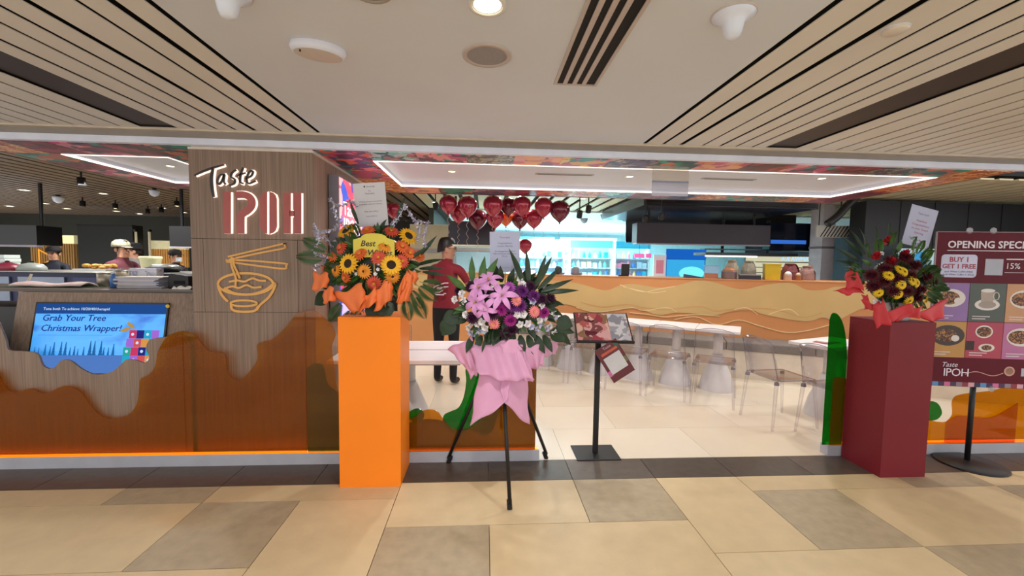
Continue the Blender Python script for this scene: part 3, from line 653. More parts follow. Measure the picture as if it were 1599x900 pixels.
# ---- tripod easel
es = thing('tripod_easel', 'black metal three legged easel carrying the lily arrangement', 'easel', (.11, 2.95, 0))
def legpath(a, b): return [Vector(a) - es.location, Vector(b) - es.location]
HUB = Vector((.115, 2.85, .88))
for f, kn in ((az(796, 796, 0), .0), (az(700, 723, 0), 0), (az(853, 716, 0), 0)):
    tp = HUB + (Vector((f.x, f.y, 0)) - Vector((HUB.x, HUB.y, 0))) * .12
    lg_ = MB().tube([Vector((f.x, f.y, .035)) - es.location, tp - es.location], .0125, 10).build('leg', M_bk, es, smooth=True)
    MB().tube([Vector((f.x, f.y, 0)) - es.location, Vector((f.x, f.y, 0)) + (tp - f) * .06 - es.location], .0165, 10).build('rubber_foot', mat('rubber_black', '0e0e0f', .8), lg_)
MB().lathe([(.05, 0), (.055, .01), (.05, .03)], 16, HUB - es.location).build('hub', M_bk, es)
MB().tube([HUB - es.location, Vector((.115, 2.9, 1.02)) - es.location], .012, 8).build('post', M_bk, es)
# ================================================================ FLOWER ARRANGEMENTS
def mesh_of(mb, name, m, smooth=True):
    o = mb.build(name, m, None, smooth); me = o.data; bpy.data.objects.remove(o); return me
def petals(mb, n, L, W, r0, tilt, z0=0, curl=0, off=0, nu=3):
    """ring of petals; tilt up from the flat, curl bends the tip down"""
    for i in range(n):
        a = 2 * PI * (i + off) / n
        mb.at(Rz(a))
        def fn(u, v):
            t = tilt - curl * u; r = r0 + L * u * math.cos(t); z = z0 + L * u * math.sin(t)
            ww = W * math.sin(PI * (.12 + .83 * u)) * (v - .5); return (r, ww, z + abs(v - .5) * W * .25)
        mb.grid(fn, nu, 2)
    mb.at(Matrix()); return mb
def leaf_mesh(name, L, W, m, droop=.5, fold=.2):
    mb = MB()
    def fn(u, v):
        a = droop * u; return (L * u * math.cos(a), W * math.sin(PI * min(1, .06 + .94 * u) ** .8) * (v - .5), -L * u * math.sin(a) * .6 + abs(v - .5) * W * fold)
    mb.grid(fn, 6, 2); return mesh_of(mb, name, m)
def frond_mesh(name, L, m):
    mb = MB(); mb.tube([(0, 0, 0), (L * .5, 0, .01), (L, 0, -.05)], .0015, 4)
    for i in range(3, 22):
        u = i / 22; l = L * .26 * math.sin(PI * u) + .008
        for s in (-1, 1): mb.quad((L * u, 0, -.05 * u * u), (L * u + .012, s * l * .3, 0), (L * u + l * .35, s * l, -.012), (L * u + .004, s * l * .5, -.002))
    return mesh_of(mb, name, m)
G1 = mat('leaf_dark_green', '21371f', .4, 0, .2, 20, spec=.4); G2 = mat('leaf_mid_green', '3c6427', .42, 0, .2, 20); G3 = mat('leaf_pale_green', '7f9a3a', .45, 0, .2, 20); G4 = mat('leaf_fern_green', '35552a', .5, 0, .2, 20)
FL = {}
def flower(kind, petals_me, centre_me): FL[kind] = (petals_me, centre_me)
def centre(r, h, m, name='flower_centre'): return mesh_of(MB().lathe([(r, 0), (r * .95, h * .5), (r * .6, h * .9), (0, h)], 12), name, m)
c_br = mat('seed_brown', '2a170c', .8, 0, .3, 200); c_ye = mat('pollen_yellow', 'd0a020', .7); c_dk = mat('gerbera_eye', '3a2018', .7); c_gn = mat('bud_green', '8a9a40', .6)
def mk(kind, m, rings, cr, ch, cm):
    mb = MB()
    for r in rings: petals(mb, *r)
    flower(kind, mesh_of(mb, kind, m), centre(cr, ch, cm))
mk('sunflower', mat('petal_sunflower', 'eeb310', .55, 0, .12, 30), [(17, .04, .017, .02, .25, 0, .5, 0), (17, .036, .015, .02, .5, .003, .5, .5)], .026, .012, c_br)
def gerb(kind, c, eye=c_ye, k=1.0): mk(kind, mat('petal_' + kind, c, .55, 0, .14, 30), [(18, .036 * k, .011, .008, .2, 0, .4, 0), (16, .028 * k, .01, .007, .45, .003, .5, .5), (12, .016, .007, .005, .8, .005, .3, 0)], .011, .008, eye)
gerb('orange_gerbera', 'e0692f'); gerb('coral_gerbera', 'd6533a'); gerb('amber_gerbera', 'eb9a2c', c_dk); gerb('pink_gerbera', 'ee8a8e'); gerb('yellow_daisy', 'ecc81a', c_br)
mk('pink_lily', mat('petal_lily', 'd596cf', .5, 0, .15, 20), [(3, .095, .04, .006, .75, 0, 1.0, 0, 5), (3, .09, .034, .006, .65, .002, 1.0, .5, 5)], .006, .035, mat('lily_stamen', 'c0a060', .6))
def mum(kind, c): mk(kind, mat('petal_' + kind, c, .6, 0, .2, 40), [(16, .04, .012, .006, -.1, 0, .2, 0), (16, .038, .012, .006, .25, .003, .1, .5), (14, .033, .011, .005, .6, .005, -.1, 0), (11, .028, .01, .003, .95, .006, -.2, .5), (7, .02, .009, .002, 1.25, .006, -.2, 0)], .008, .018, mat('mum_heart', c, .7))
mum('purple_mum', '6f2a7c'); mum('magenta_mum', 'a82a8c'); mum('plum_mum', '3f1838'); mum('wine_mum', '52101c'); mum('orchid_mum', 'b056b4')
mk('white_bloom', mat('petal_white', 'e8e4ea', .55, 0, .05, 20), [(5, .034, .034, .004, .35, 0, .5, 0), (5, .024, .026, .003, .8, .003, .2, .5)], .006, .008, c_gn)
mk('pale_blue_bloom', mat('petal_pale_blue', 'c3c9ea', .55, 0, .05, 20), [(6, .032, .028, .004, .3, 0, .5, 0), (5, .024, .022, .003, .8, .003, .2, .5)], .006, .008, c_ye)
mk('red_ginger', mat('petal_red_ginger', 'c02436', .5, 0, .15, 20), [(6, .05, .03, .004, 1.2, -.03, .3, 0), (6, .045, .028, .004, 1.25, 0, .2, .5), (5, .04, .022, .003, 1.35, .02, .1, 0)], .006, .02, mat('ginger_tip', 'd84a50', .5))
LV = {'leaf': leaf_mesh('leaf', .15, .055, G1), 'leaf_mid': leaf_mesh('leaf', .13, .04, G2), 'blade': leaf_mesh('blade', .26, .04, G1, .35), 'blade_pale': leaf_mesh('blade', .2, .055, G2, .15, .35), 'fern': frond_mesh('fern_frond', .17, G4), 'big': leaf_mesh('leaf', .15, .13, G1, .5, .1), 'sprig': frond_mesh('sprig', .13, G2)}
def facing(p, d, roll=0):
    z = Vector(d).normalized(); q = z.to_track_quat('Z', 'Y'); return T(p) @ q.to_matrix().to_4x4() @ Rz(roll)
def pointing(p, d, up=(0, 0, 1), roll=0):
    xx = Vector(d).normalized(); u = Vector(up); y = u.cross(xx)
    if y.length < 1e-3: y = Vector((0, -1, 0)).cross(xx)
    y.normalize(); z = xx.cross(y); M = Matrix((xx, y, z)).transposed().to_4x4(); return T(p) @ M @ Rx(roll)
class Bouquet:
    def __init__(s, name, label, loc, cpx, rx, rz, depth, core=.66):
        s.root = thing(name, label, 'flowers', loc); s.c = ay(cpx[0], cpx[1], loc[1]); s.rx, s.rz, s.d = rx, rz, depth; s.o = Vector(loc)
        MB().ball(s.c - s.o, (rx * core, depth * .62, rz * core), 14, 10).build('foliage_core', G1, s.root, True)
    def spot(s, x, y, k=1.0):
        """point on the front of the dome behind this place in view"""
        p = ay(x, y, s.o.y); u, v = (p.x - s.c.x) / s.rx, (p.z - s.c.z) / s.rz; r2 = min(.98, u * u + v * v)
        Y = s.o.y - s.d * k * math.sqrt(1 - r2); p = ay(x, y, Y); n = Vector((u * 1.0, -1.0, v * 1.0 + .15)); return p - s.o, n
    def add(s, kind, pts, sc=1.0):
        for q in pts:
            p, n = s.spot(q[0], q[1], 1.12 if kind in ('yellow_daisy', 'sunflower', 'pink_gerbera', 'pink_lily') else 1.0); k = sc * random.uniform(.93, 1.07)
            f = inst(FL[kind][0], kind, s.root, facing(p, n + Vector((random.uniform(-.2, .2), 0, random.uniform(-.15, .15))), random.random() * 6) @ S(k, k, k))
            inst(FL[kind][1], 'flower_centre', f, Matrix())
    def leaves(s, kind, pts, sc=1.0, name=None):
        """pts: (x, y, direction in degrees in view, outward lean)"""
        for x, y, a, *r in pts:
            p, n = s.spot(x, y, .8); t = math.radians(a); d = Vector((math.cos(t), -(r[0] if r else .3), math.sin(t))); k = sc * random.uniform(.9, 1.1)
            inst(LV[kind], name or LV[kind].name.split('.')[0], s.root, pointing(p, d, (0, -1, .3), random.uniform(-.4, .4)) @ S(k, k, k))
    def filler(s, n, kinds=('leaf', 'leaf_mid', 'sprig'), k0=.35, k1=.95, sc=.8):
        for i in range(n):
            a = 2 * PI * (i * .618 % 1); r = math.sqrt(random.uniform(k0 * k0, k1 * k1)); u, v = r * math.cos(a), r * math.sin(a)
            p = s.c + Vector((u * s.rx, -s.d * .8 * math.sqrt(1 - r * r), v * s.rz)) - s.o
            d = Vector((math.cos(a), -.55, math.sin(a))); me = LV[random.choice(kinds)]; k = sc * random.uniform(.8, 1.15)
            inst(me, me.name.split('.')[0], s.root, pointing(p - d * .05, d, (0, -1, .3), random.uniform(-.6, .6)) @ S(k, k, k))
def paper(root, name, C4, m, folds=3, amp=.012, n=14, bulge=.03, off=(0, 0, 0)):
    """folded sheet between four corners given as (x, y, depth)"""
    A, B, Cc, D = [ay(*c) - root.location for c in C4]
    def fn(u, v):
        p = (A * (1 - u) + B * u) * (1 - v) + (D * (1 - u) + Cc * u) * v
        e_ = (abs(u - .5) * 2) ** 4 * math.sin(9 * v + A.x * 40) * .006; e2 = (abs(v - .5) * 2) ** 4 * math.sin(8 * u + A.z * 50) * .009
        return p + Vector((e_, -bulge * math.sin(PI * u) * (.5 + .5 * v) - amp * math.sin(2 * PI * folds * u + 1.3 * v) * (.25 + v), .4 * amp * math.sin(2 * PI * folds * u) * (1 - v) + e2))
    return MB().grid(fn, n, 8).build(name, m, root, True, solid=.0022)
def card(name, label, C4, Y, m, lines, group=None, ink='50506a', tilt=0):
    P = [ay(x, y, Y) for x, y in C4]; c = (P[2] + P[3]) / 2; ux = (P[1] - P[0]); w_ = ux.length; ang = math.atan2(ux.z, ux.x); h_ = (P[0] - P[3]).length
    t = thing(name, label, 'card', c); t.rotation_euler = (0, -ang, 0)
    box((-w_ / 2, -.001, 0), (w_ / 2, .001, h_)).build('sheet', m, t)
    for s_, z, sz, col in lines: text('writing', s_, sz * h_, mat('ink_' + col, col, .6), t, T((0, -.0013, z * h_)) @ FACE, .0002, 'CENTER')
    box((-.004, .0015, -.16), (.004, .0045, h_ * .6)).build('stick', mat('card_stick', 'b59a6a', .7), t)
    return t
# ---- sunflower arrangement on the orange plinth
b = Bouquet('flower_arrangement', 'sunflower and orange gerbera arrangement in orange paper on the orange plinth', (-.737, 2.9, 1.131), (583, 415), .3, .27, .17, .8)
b.add('sunflower', [(544, 412), (611, 414), (638, 369), (541, 361)], 1.12)
b.add('orange_gerbera', [(562, 396), (539, 433), (640, 395), (574, 360), (519, 402), (628, 385), (655, 400)], 1.2); b.add('coral_gerbera', [(591, 402), (584, 443), (611, 361), (532, 387), (508, 420), (628, 408)], 1.2); b.add('amber_gerbera', [(524, 422), (613, 432), (602, 384), (568, 424)], 1.2)
b.add('white_bloom', [(512, 432), (520, 438), (591, 412), (590, 421), (556, 428), (586, 428), (647, 425), (522, 378)], .35)
b.filler(110); b.leaves('blade', [(640, 405, 35), (650, 415, 20), (655, 420, 5), (655, 400, 50), (660, 425, -5), (620, 350, 75), (560, 350, 110)], .75); b.leaves('fern', [(640, 450, -55), (650, 445, -35), (632, 462, -75), (655, 440, -15), (550, 480, -110), (560, 480, -95), (535, 470, -120), (645, 460, -60), (515, 395, 150), (510, 405, 175)], 1.0)
b.leaves('big', [(600, 470, -75, .5), (525, 440, 170, .5), (590, 475, -120, .4), (515, 460, -150, .4)], .9)
M_op = mat('orange_wrap', 'e8763a', .6, 0, .06, 12)
for C4, f in (([(490, 425, 2.85), (514, 428, 2.78), (512, 450, 2.76), (489, 455, 2.84)], 1), ([(505, 452, 2.8), (520, 448, 2.74), (524, 470, 2.74), (506, 474, 2.8)], 1), ([(520, 460, 2.76), (566, 444, 2.7), (572, 470, 2.68), (555, 491, 2.72)], 1), ([(560, 468, 2.72), (588, 450, 2.7), (590, 470, 2.69), (562, 489, 2.72)], 1), ([(586, 455, 2.71), (606, 438, 2.69), (613, 468, 2.7), (586, 488, 2.72)], 1), ([(598, 440, 2.7), (612, 440, 2.7), (614, 462, 2.72), (602, 478, 2.72)], 1), ([(636, 424, 2.74), (646, 432, 2.76), (640, 470, 2.76), (620, 474, 2.74)], 1), ([(622, 450, 2.74), (636, 424, 2.74), (634, 446, 2.72), (620, 472, 2.73)], 1), ([(638, 420, 2.78), (654, 428, 2.8), (650, 444, 2.8), (641, 440, 2.78)], 1)):
    paper(b.root, 'paper_wrap', C4, M_op, 1.4, .013, 14, .045)
M_sil = mat('silver_tinsel', 'c9c9dc', .25, .7, .15, 60)
def tinsel(b, pts, Y):
    P = smooth_path([ay(x, y, Y) - b.o for x, y in pts], 5); m = MB(); m.tube(P, .003, 5)
    for p in P:
        for k in range(5):
            d = Vector((random.uniform(-1, 1), random.uniform(-1, 1), random.uniform(-1, 1))).normalized() * .022; e = d.orthogonal().normalized() * .006
            m.quad(p, p + d * .5 + e, p + d, p + d * .5 - e)
    m.build('tinsel_spray', M_sil, b.root)
for p in ([(632, 322), (622, 340), (612, 352)], [(632, 322), (650, 345), (668, 348)], [(668, 348), (662, 368), (664, 385)], [(640, 335), (655, 358), (650, 375)], [(515, 312), (530, 322), (548, 315), (556, 322)], [(520, 325), (530, 345), (540, 355)], [(490, 360), (512, 362), (530, 352)], [(488, 378), (505, 370), (520, 385)], [(492, 352), (498, 375), (490, 395), (505, 402)], [(490, 420), (505, 412), (512, 400)]): tinsel(b, p, 2.86)
tg = thing('wishes_plaque', 'yellow arched Best Wishes plaque among the sunflowers', 'plaque', ay(584, 402, 2.755))
wpl = 62 / 660 * 2.755
MB().prism([(-wpl / 2, 0), (wpl / 2, 0), (wpl / 2, .11)] + [(wpl / 2 * math.cos(t / 10 * PI) * .62, .125 + .028 * math.sin(t / 10 * PI)) for t in range(11)] + [(-wpl / 2, .11)], 0, .003).build('board', mat('plaque_yellow', 'd8c94a', .5), tg)
for s_, x, z in (('Best', -.085, .07), ('Wishes', -.045, .012)): text('lettering', s_, .052, mat('plaque_ink', '3a2418', .5), tg, T((x, -.0008, z)) @ FACE, .0006, shear=.25, bold=.0008)
box((-.004, .0035, -.12), (.004, .0065, .1)).build('stick', mat('card_stick', 'b59a6a', .7), tg)
M_pap = mat('card_paper', 'd9d9e2', .7, 0, .02); M_papb = mat('card_paper_cool', 'b9bfdd', .7, 0, .02)
card('message_card', 'white typed message card standing above the sunflower arrangement', [(551, 287), (601, 284), (607, 352), (557, 355)], 2.95, M_pap, [('■ Greetings', .9, .05, '4a4a5a'), ('To', .8, .05, '4a4a5a'), ('Taste Ipoh', .74, .05, '4a4a5a'), ('Wishing you great success and', .56, .042, '4a4a5a'), ('prosperity in the new opening', .5, .042, '4a4a5a'), ('With best wishes', .33, .045, '4a4a5a'), ('from all of us', .22, .045, '4a4a5a')])
# ---- lily arrangement on the easel
b = Bouquet('flower_arrangement', 'pink lily and purple chrysanthemum arrangement in a pink wrap on the tripod easel', (.115, 2.86, .9), (790, 478), .345, .23, .19)
b.add('pink_lily', [(763, 438), (743, 472), (757, 482), (784, 462), (748, 450)], 1.05)
b.add('purple_mum', [(815, 455), (833, 463), (800, 478), (812, 478)], 1.05); b.add('magenta_mum', [(797, 500), (783, 484), (849, 488)], 1.05); b.add('orchid_mum', [(795, 450), (775, 470)], 1.0); b.add('plum_mum', [(859, 467), (790, 520), (846, 468), (828, 448), (718, 455), (735, 448), (770, 490), (800, 515), (738, 497)], 1.0)
b.add('pink_gerbera', [(807, 469), (835, 487), (771, 506)])
b.add('white_bloom', [(727, 492), (733, 513), (738, 503), (745, 506), (752, 503), (721, 459), (724, 470), (710, 468), (812, 437), (816, 444), (808, 430), (852, 448), (856, 454), (817, 491), (812, 507), (824, 506), (808, 491), (843, 500), (850, 497), (865, 520), (858, 510), (846, 477), (757, 512), (865, 488)], .8)
b.add('pale_blue_bloom', [(740, 522), (748, 517), (756, 517), (842, 508), (854, 514), (832, 470), (840, 513), (735, 520), (866, 495), (830, 511)], .8)
b.filler(70, ('leaf', 'leaf_mid', 'leaf'), .5, .98, .85)
b.leaves('blade_pale', [(738, 440, 93, .1), (750, 440, 80, .1), (757, 440, 62, .1), (726, 452, 140, .3)], .9)
b.leaves('blade', [(818, 445, 110, .1), (826, 445, 95, .1), (834, 450, 60, .1), (840, 452, 45, .1), (845, 456, 25, .2), (838, 446, 75, .1), (850, 458, 10, .3)], .95)
b.leaves('big', [(715, 492, -160, .4), (706, 500, -120, .4), (870, 500, -20, .4), (862, 515, -40, .4)], .9); b.leaves('leaf', [(740 + i * 12, 524, -120 + i * 7, .5) for i in range(10)] + [(868, 510, -20), (872, 518, -50), (812, 525, -80, .6), (825, 530, -60, .6)], 1.0)
M_pk = mat('pink_wrap', 'dca2c6', .6, 0, .05, 10)
for C4, f, am, bu in (([(733, 542, 2.84), (802, 530, 2.76), (834, 594, 2.66), (748, 586, 2.68)], 3, .016, .05), ([(795, 532, 2.76), (818, 545, 2.78), (834, 594, 2.7), (792, 592, 2.66)], 3, .012, .02), ([(700, 545, 2.92), (738, 525, 2.82), (748, 580, 2.8), (722, 568, 2.86)], 2, .012, .02), ([(715, 552, 2.9), (735, 545, 2.83), (746, 584, 2.8), (735, 590, 2.84)], 1, .01, .02),
                      ([(812, 540, 2.78), (852, 540, 2.84), (848, 572, 2.84), (828, 576, 2.8)], 2, .012, .02), ([(836, 536, 2.84), (872, 533, 2.94), (868, 553, 2.94), (846, 556, 2.86)], 1, .008, .03), ([(780, 538, 2.74), (805, 528, 2.74), (815, 545, 2.76), (790, 560, 2.72)], 1, .008, .02),
                      ([(748, 580, 2.78), (800, 588, 2.7), (790, 628, 2.615), (734, 664, 2.7)], 1, .008, .03), ([(780, 586, 2.71), (823, 590, 2.78), (826, 664, 2.76), (785, 626, 2.62)], 1, .008, .03), ([(752, 570, 2.85), (815, 572, 2.85), (820, 600, 2.85), (746, 606, 2.85)], 1, .004, .02)):
    paper(b.root, 'paper_wrap', C4, M_pk, f, am, 24, bu)
card('message_card', 'pale blue typed message card standing behind the pink lilies', [(766, 362), (813, 362), (812, 425), (765, 425)], 2.93, M_papb, [('Taste Ipoh', .84, .06, '4a5070'), ('Congratulations', .7, .055, '4a5070'), ('on your Opening', .63, .055, '4a5070'), ('The Management & Staff of', .5, .046, '3a4060'), ('Tiffin and Partners Management', .44, .046, '3a4060'), ('Pte Ltd', .38, .046, '3a4060'), ('best regards', .1, .04, '7a84b0')])
# ---- red arrangement on the red plinth
b = Bouquet('flower_arrangement', 'dark red and yellow flower arrangement in red wrap on the red plinth', (2.99, 2.9, 1.116), (1402, 440), .33, .26, .17)
MB().lathe([(.09, 0), (.1, .02), (.115, .13), (.105, .13), (.09, .03), (0, .03)], 24, (0, 0, 0)).build('white_pot', mat('pot_white', 'c9c6cc', .4), b.root, True)
b.add('wine_mum', [(1402, 436), (1361, 430), (1446, 432), (1436, 452), (1391, 408), (1413, 403), (1380, 440), (1395, 455), (1455, 440), (1420, 430), (1365, 447), (1430, 465), (1415, 455), (1382, 420), (1428, 415)], 1.12)
b.add('yellow_daisy', [(1405, 421), (1403, 461), (1432, 442), (1445, 470), (1408, 445), (1412, 424), (1425, 438), (1388, 430), (1420, 470), (1372, 458)], .88); b.add('red_ginger', [(1385, 378), (1367, 402), (1388, 410), (1410, 398)], .9)
b.add('white_bloom', [(1376, 396), (1459, 436), (1479, 447)], .5)
b.filler(90, ('leaf_mid', 'sprig', 'fern'), .3, .8, .62)
b.leaves('blade', [(1345, 400, 135, .1), (1340, 408, 150, .1), (1350, 398, 118, .1), (1355, 395, 105, .1), (1342, 415, 165, .1), (1370, 390, 95, .1), (1385, 385, 85, .1)], .75)
b.leaves('leaf_mid', [(1350, 440, 200), (1352, 425, 170), (1360, 415, 150), (1400, 395, 80), (1378, 392, 110)], .75)
b.leaves('sprig', [(1360, 405, 120), (1372, 398, 105), (1436, 408, 60), (1392, 388, 92), (1350, 432, 180), (1345, 420, 175), (1345, 425, 165), (1430, 400, 75), (1425, 395, 95), (1436, 415, 60), (1455, 450, 0)], .9)
M_rw = mat('red_wrap', 'c8303a', .55, 0, .06, 10)
for C4, f, am, bu in (([(1320, 424, 2.85), (1338, 424, 2.8), (1348, 452, 2.8), (1318, 450, 2.84)], 1, .01, .03), ([(1302, 453, 2.86), (1340, 446, 2.82), (1348, 456, 2.8), (1318, 460, 2.84)], 1, .006, .02), ([(1345, 460, 2.82), (1353, 462, 2.8), (1352, 482, 2.8), (1347, 480, 2.82)], 1, .003, .01),
                      ([(1362, 478, 2.74), (1378, 466, 2.72), (1388, 500, 2.71), (1364, 512, 2.73)], 1, .012, .03), ([(1376, 488, 2.72), (1425, 471, 2.7), (1428, 482, 2.7), (1385, 502, 2.72)], 2, .01, .03), ([(1400, 482, 2.72), (1440, 478, 2.72), (1436, 492, 2.72), (1395, 500, 2.73)], 2, .008, .02), ([(1425, 490, 2.74), (1480, 464, 2.82), (1468, 495, 2.82), (1448, 502, 2.78)], 2, .01, .03), ([(1345, 470, 2.8), (1374, 474, 2.74), (1380, 490, 2.74), (1356, 486, 2.78)], 1, .006, .02)):
    paper(b.root, 'paper_wrap', C4, M_rw, 1.5, .014, 16, .045)
card('message_card', 'tilted white message card rising behind the red flower arrangement', [(1427, 321), (1468, 332), (1449, 389), (1407, 381)], 2.98, M_papb, [('Taste Ipoh', .8, .07, '6a6a8a'), ('Heartiest', .62, .075, 'a03a58'), ('Congratulations', .52, .075, 'a03a58'), ('on your Grand', .42, .075, 'a03a58'), ('Opening', .32, .075, 'a03a58'), ('with love from', .15, .06, '4a4a7a'), ('the team', .07, .05, '4a4a7a')])
# ================================================================ DINING ROOM
WA = math.atan(-.45); WO = Vector((1.2, 6.74, 0)); WU = Vector((math.cos(WA), math.sin(WA), 0)); WN = Vector((-WU.y, WU.x, 0))   # wave wall: along, away
def on_wall(x, y, d=0):
    """place on the front of the wave wall: (along, height)"""
    r = ray(x, y); t = ((WO - WN * d - CAM).dot(WN)) / r.dot(WN); p = CAM + r * t - WO; return (p.dot(WU), p.z)
WL0, WL1, WH = -3.1, 6.2, 1.285
ww = struct(empty('wall_wave', WO, WA))
M_wo = mat('wave_orange', 'd2915a', .5, 0, .04, 2); M_wb = mat('wave_sand', 'd2b277', .5, 0, .08, 1.2); M_wt = mat('wave_tan', 'cfa268', .5, 0, .05, 2); M_wl = mat('lit_edge_cream', 'eed6a4', .5)
box((WL0, .004, .0), (WL1, .12, WH)).build('panel', M_wo, ww)
box((WL0, -.008, WH), (WL1, .6, WH + .012)).build('ledge', M_wo, ww)
def wl(pts): return [on_wall(840 + a / 3, 420 + b_ / 3) for a, b_ in pts]
def wavy(name, top, bot, t, m):
    A = smooth_path([Vector((a, b_, 0)) for a, b_ in top], 5); B = smooth_path([Vector((a, b_, 0)) for a, b_ in bot], 5)
    MB().prism([(p.x, p.y) for p in A] + [(p.x, p.y) for p in B[::-1]], .0039 - t, .0039).build(name, m, ww)
ext = lambda z, ph: [(WL0 + .02 + k * .32, z + .035 * math.sin(k * 1.3 + ph)) for k in range(8)]
top = ext(1.22, .4) + wl([(150, 62), (280, 95), (330, 100), (390, 76), (460, 72), (560, 88), (640, 80), (740, 56), (820, 62), (950, 96), (1060, 76), (1180, 66), (1260, 98), (1340, 98), (1400, 84)])
bot = ext(.98, 1.5) + wl([(150, 170), (250, 200), (350, 196), (450, 180), (560, 215), (660, 205), (820, 217), (900, 200), (1000, 192), (1060, 215), (1250, 246), (1330, 228), (1400, 240)])
top += [(top[-1][0] + .3 * k, 1.19 + .04 * math.sin(k * 1.4)) for k in range(1, 6)]; bot += [(bot[-1][0] + .3 * k, .93 + .05 * math.sin(k * 1.2)) for k in range(1, 6)]
wavy('sand_layer', top, bot, .012, M_wb)
t2_ = wl([(200, 96), (300, 112), (420, 95), (500, 112), (600, 108), (660, 84), (760, 72), (830, 84), (930, 118), (1060, 112), (1160, 125), (1240, 128), (1330, 122)]); b2_ = wl([(200, 150), (300, 172), (420, 160), (500, 176), (600, 186), (660, 180), (760, 170), (830, 190), (930, 180), (1060, 178), (1160, 196), (1240, 222), (1330, 200)])
wavy('tan_layer', [(a, z - .012) for a, z in b2_], [(a, z - .03 - .008 * math.sin(i)) for i, (a, z) in enumerate(b2_)], .0135, M_wt)
for p in ([(385, 74), (430, 92), (500, 108), (560, 96), (640, 82)], [(400, 84), (470, 100), (540, 112), (600, 104)], [(180, 180), (250, 200), (330, 198), (440, 182), (500, 196), (600, 182), (650, 200)], [(640, 238), (740, 225), (840, 262), (940, 240), (1040, 268), (1160, 298), (1260, 290), (1370, 262)], [(430, 205), (520, 215), (600, 226), (680, 218), (760, 215), (850, 222)], [(920, 190), (980, 183), (1030, 215)], [(1080, 214), (1130, 196), (1180, 190), (1220, 218)]):
    P_ = smooth_path([Vector((a, 0, b_)) for a, b_ in wl(p)], 5); MB().bar([(q.x, q.z) for q in P_], .009, .0145, .0039).build('wave_line', M_wl, ww)  # raised cream lines stand for the light along the layer edges
# ---- bench along the wall
bn = thing('bench_seat', 'long grey cushioned bench on a cream base along the orange wave wall', 'bench', WO, WA)
box((-.6, -.43, 0), (5.4, -.005, .37)).build('base', mat('bench_cream', 'd9cfc0', .5), bn)
M_cu = mat('bench_cushion_grey', '77706c', .8, 0, .12, 40, .2)
for k in range(6): box((-.6 + k + .004, -.45, .37), (.4 + k - .004, -.005, .485)).build('cushion', M_cu, bn, bevel=.015)
# ---- tables
M_tt = mat('table_white', 'e6e1e2', .35, 0, .02); M_tb = mat('table_pedestal_pearl', 'd2ced0', .3, 0, .04, 6); M_te = mat('table_edge_grey', 'a8a2a2', .5)
def table(w_, d_, label, loc, rz, group=None, br=.2, cat='table'):
    t = thing('dining_table', label, cat, loc, rz, group)
    box((-w_ / 2, -d_ / 2, .715), (w_ / 2, d_ / 2, .745)).build('tabletop', M_tt, t, bevel=.004)
    box((-w_ / 2 + .01, -d_ / 2 + .01, .705), (w_ / 2 - .01, d_ / 2 - .01, .7149)).build('underframe', M_te, t)
    MB().lathe([(.052, .4), (.05, .705)], 18).build('column', M_tb, t, True)
    MB().lathe([(br, 0), (br, .012), (br * .82, .16), (.075, .38), (.06, .42), (.052, .42)], 26, cap=False).build('cone_base', M_tb, t, True)
    return t
RU = Vector((.84, -.545, 0)).normalized(); RB = Vector((.545, .84, 0)).normalized(); RA = math.atan2(RU.y, RU.x); P0 = Vector((2.87, 4.52, 0))
desc = ['at the right end', 'second from the right end', 'third from the right end', 'fourth from the right end', 'fifth from the right end', 'at the far left end']
for k in range(6):
    c = P0 - RU * (.235 + .47 * k) + RB * .25; table(.464, .5, 'small white cone based table in the bench row, ' + desc[k], (c.x, c.y, 0), RA, 'bench row tables')
table(.7, .4, 'white table with a red tray beside the green acrylic end', (3.46, 3.97, 0), math.radians(21))
table(1.0, .38, 'white table nearest the shopfront, between orange plinth and lily stand', (-.67, 3.37, 0), 0)
table(1.0, .38, 'white table one row behind, before the standing man', (-.66, 3.78, 0), 0)
tray_ = thing('serving_tray', 'small red tray lying on the white right hand table', 'tray', (3.38, 3.93, .746), math.radians(25))
box((-.11, -.07, 0), (.11, .07, .006)).build('plate', mat('tray_red', 'a8403c', .4), tray_, bevel=.002); box((-.09, -.05, .0061), (.07, .05, .02)).build('napkins', mat('napkin_white', 'e4dcd8', .8), tray_, bevel=.003)
# ---- clear chairs
def clear_mat():
    m, nt, b_, out = new_mat('clear_polycarbonate'); N, L = nt.nodes, nt.links
    lw = N.new('ShaderNodeLayerWeight'); lw.inputs[0].default_value = .35; rp = N.new('ShaderNodeValToRGB')
    rp.color_ramp.elements[0].color = (.965, .955, .97, 1); rp.color_ramp.elements[1].color = (.8, .78, .83, 1); L.new(lw.outputs['Facing'], rp.inputs[0])
    tr = N.new('ShaderNodeBsdfTransparent'); L.new(rp.outputs[0], tr.inputs[0]); gl = N.new('ShaderNodeBsdfGlossy'); gl.inputs['Roughness'].default_value = .05
    fr = schlick(N, L, .75); fr.inputs[2].default_value = .07; sc_ = N.new('ShaderNodeMath'); sc_.operation = 'MULTIPLY'; sc_.inputs[1].default_value = 1.0; L.new(fr.outputs[0], sc_.inputs[0]); mx = N.new('ShaderNodeMixShader'); L.new(sc_.outputs[0], mx.inputs[0]); L.new(tr.outputs[0], mx.inputs[1]); L.new(gl.outputs[0], mx.inputs[2])
    L.new(mx.outputs[0], out.inputs[0]); N.remove(b_); return m
M_cl = clear_mat(); M_ce = mat('clear_edge_smoke', '77727e', .15, 0, .05, spec=.8)
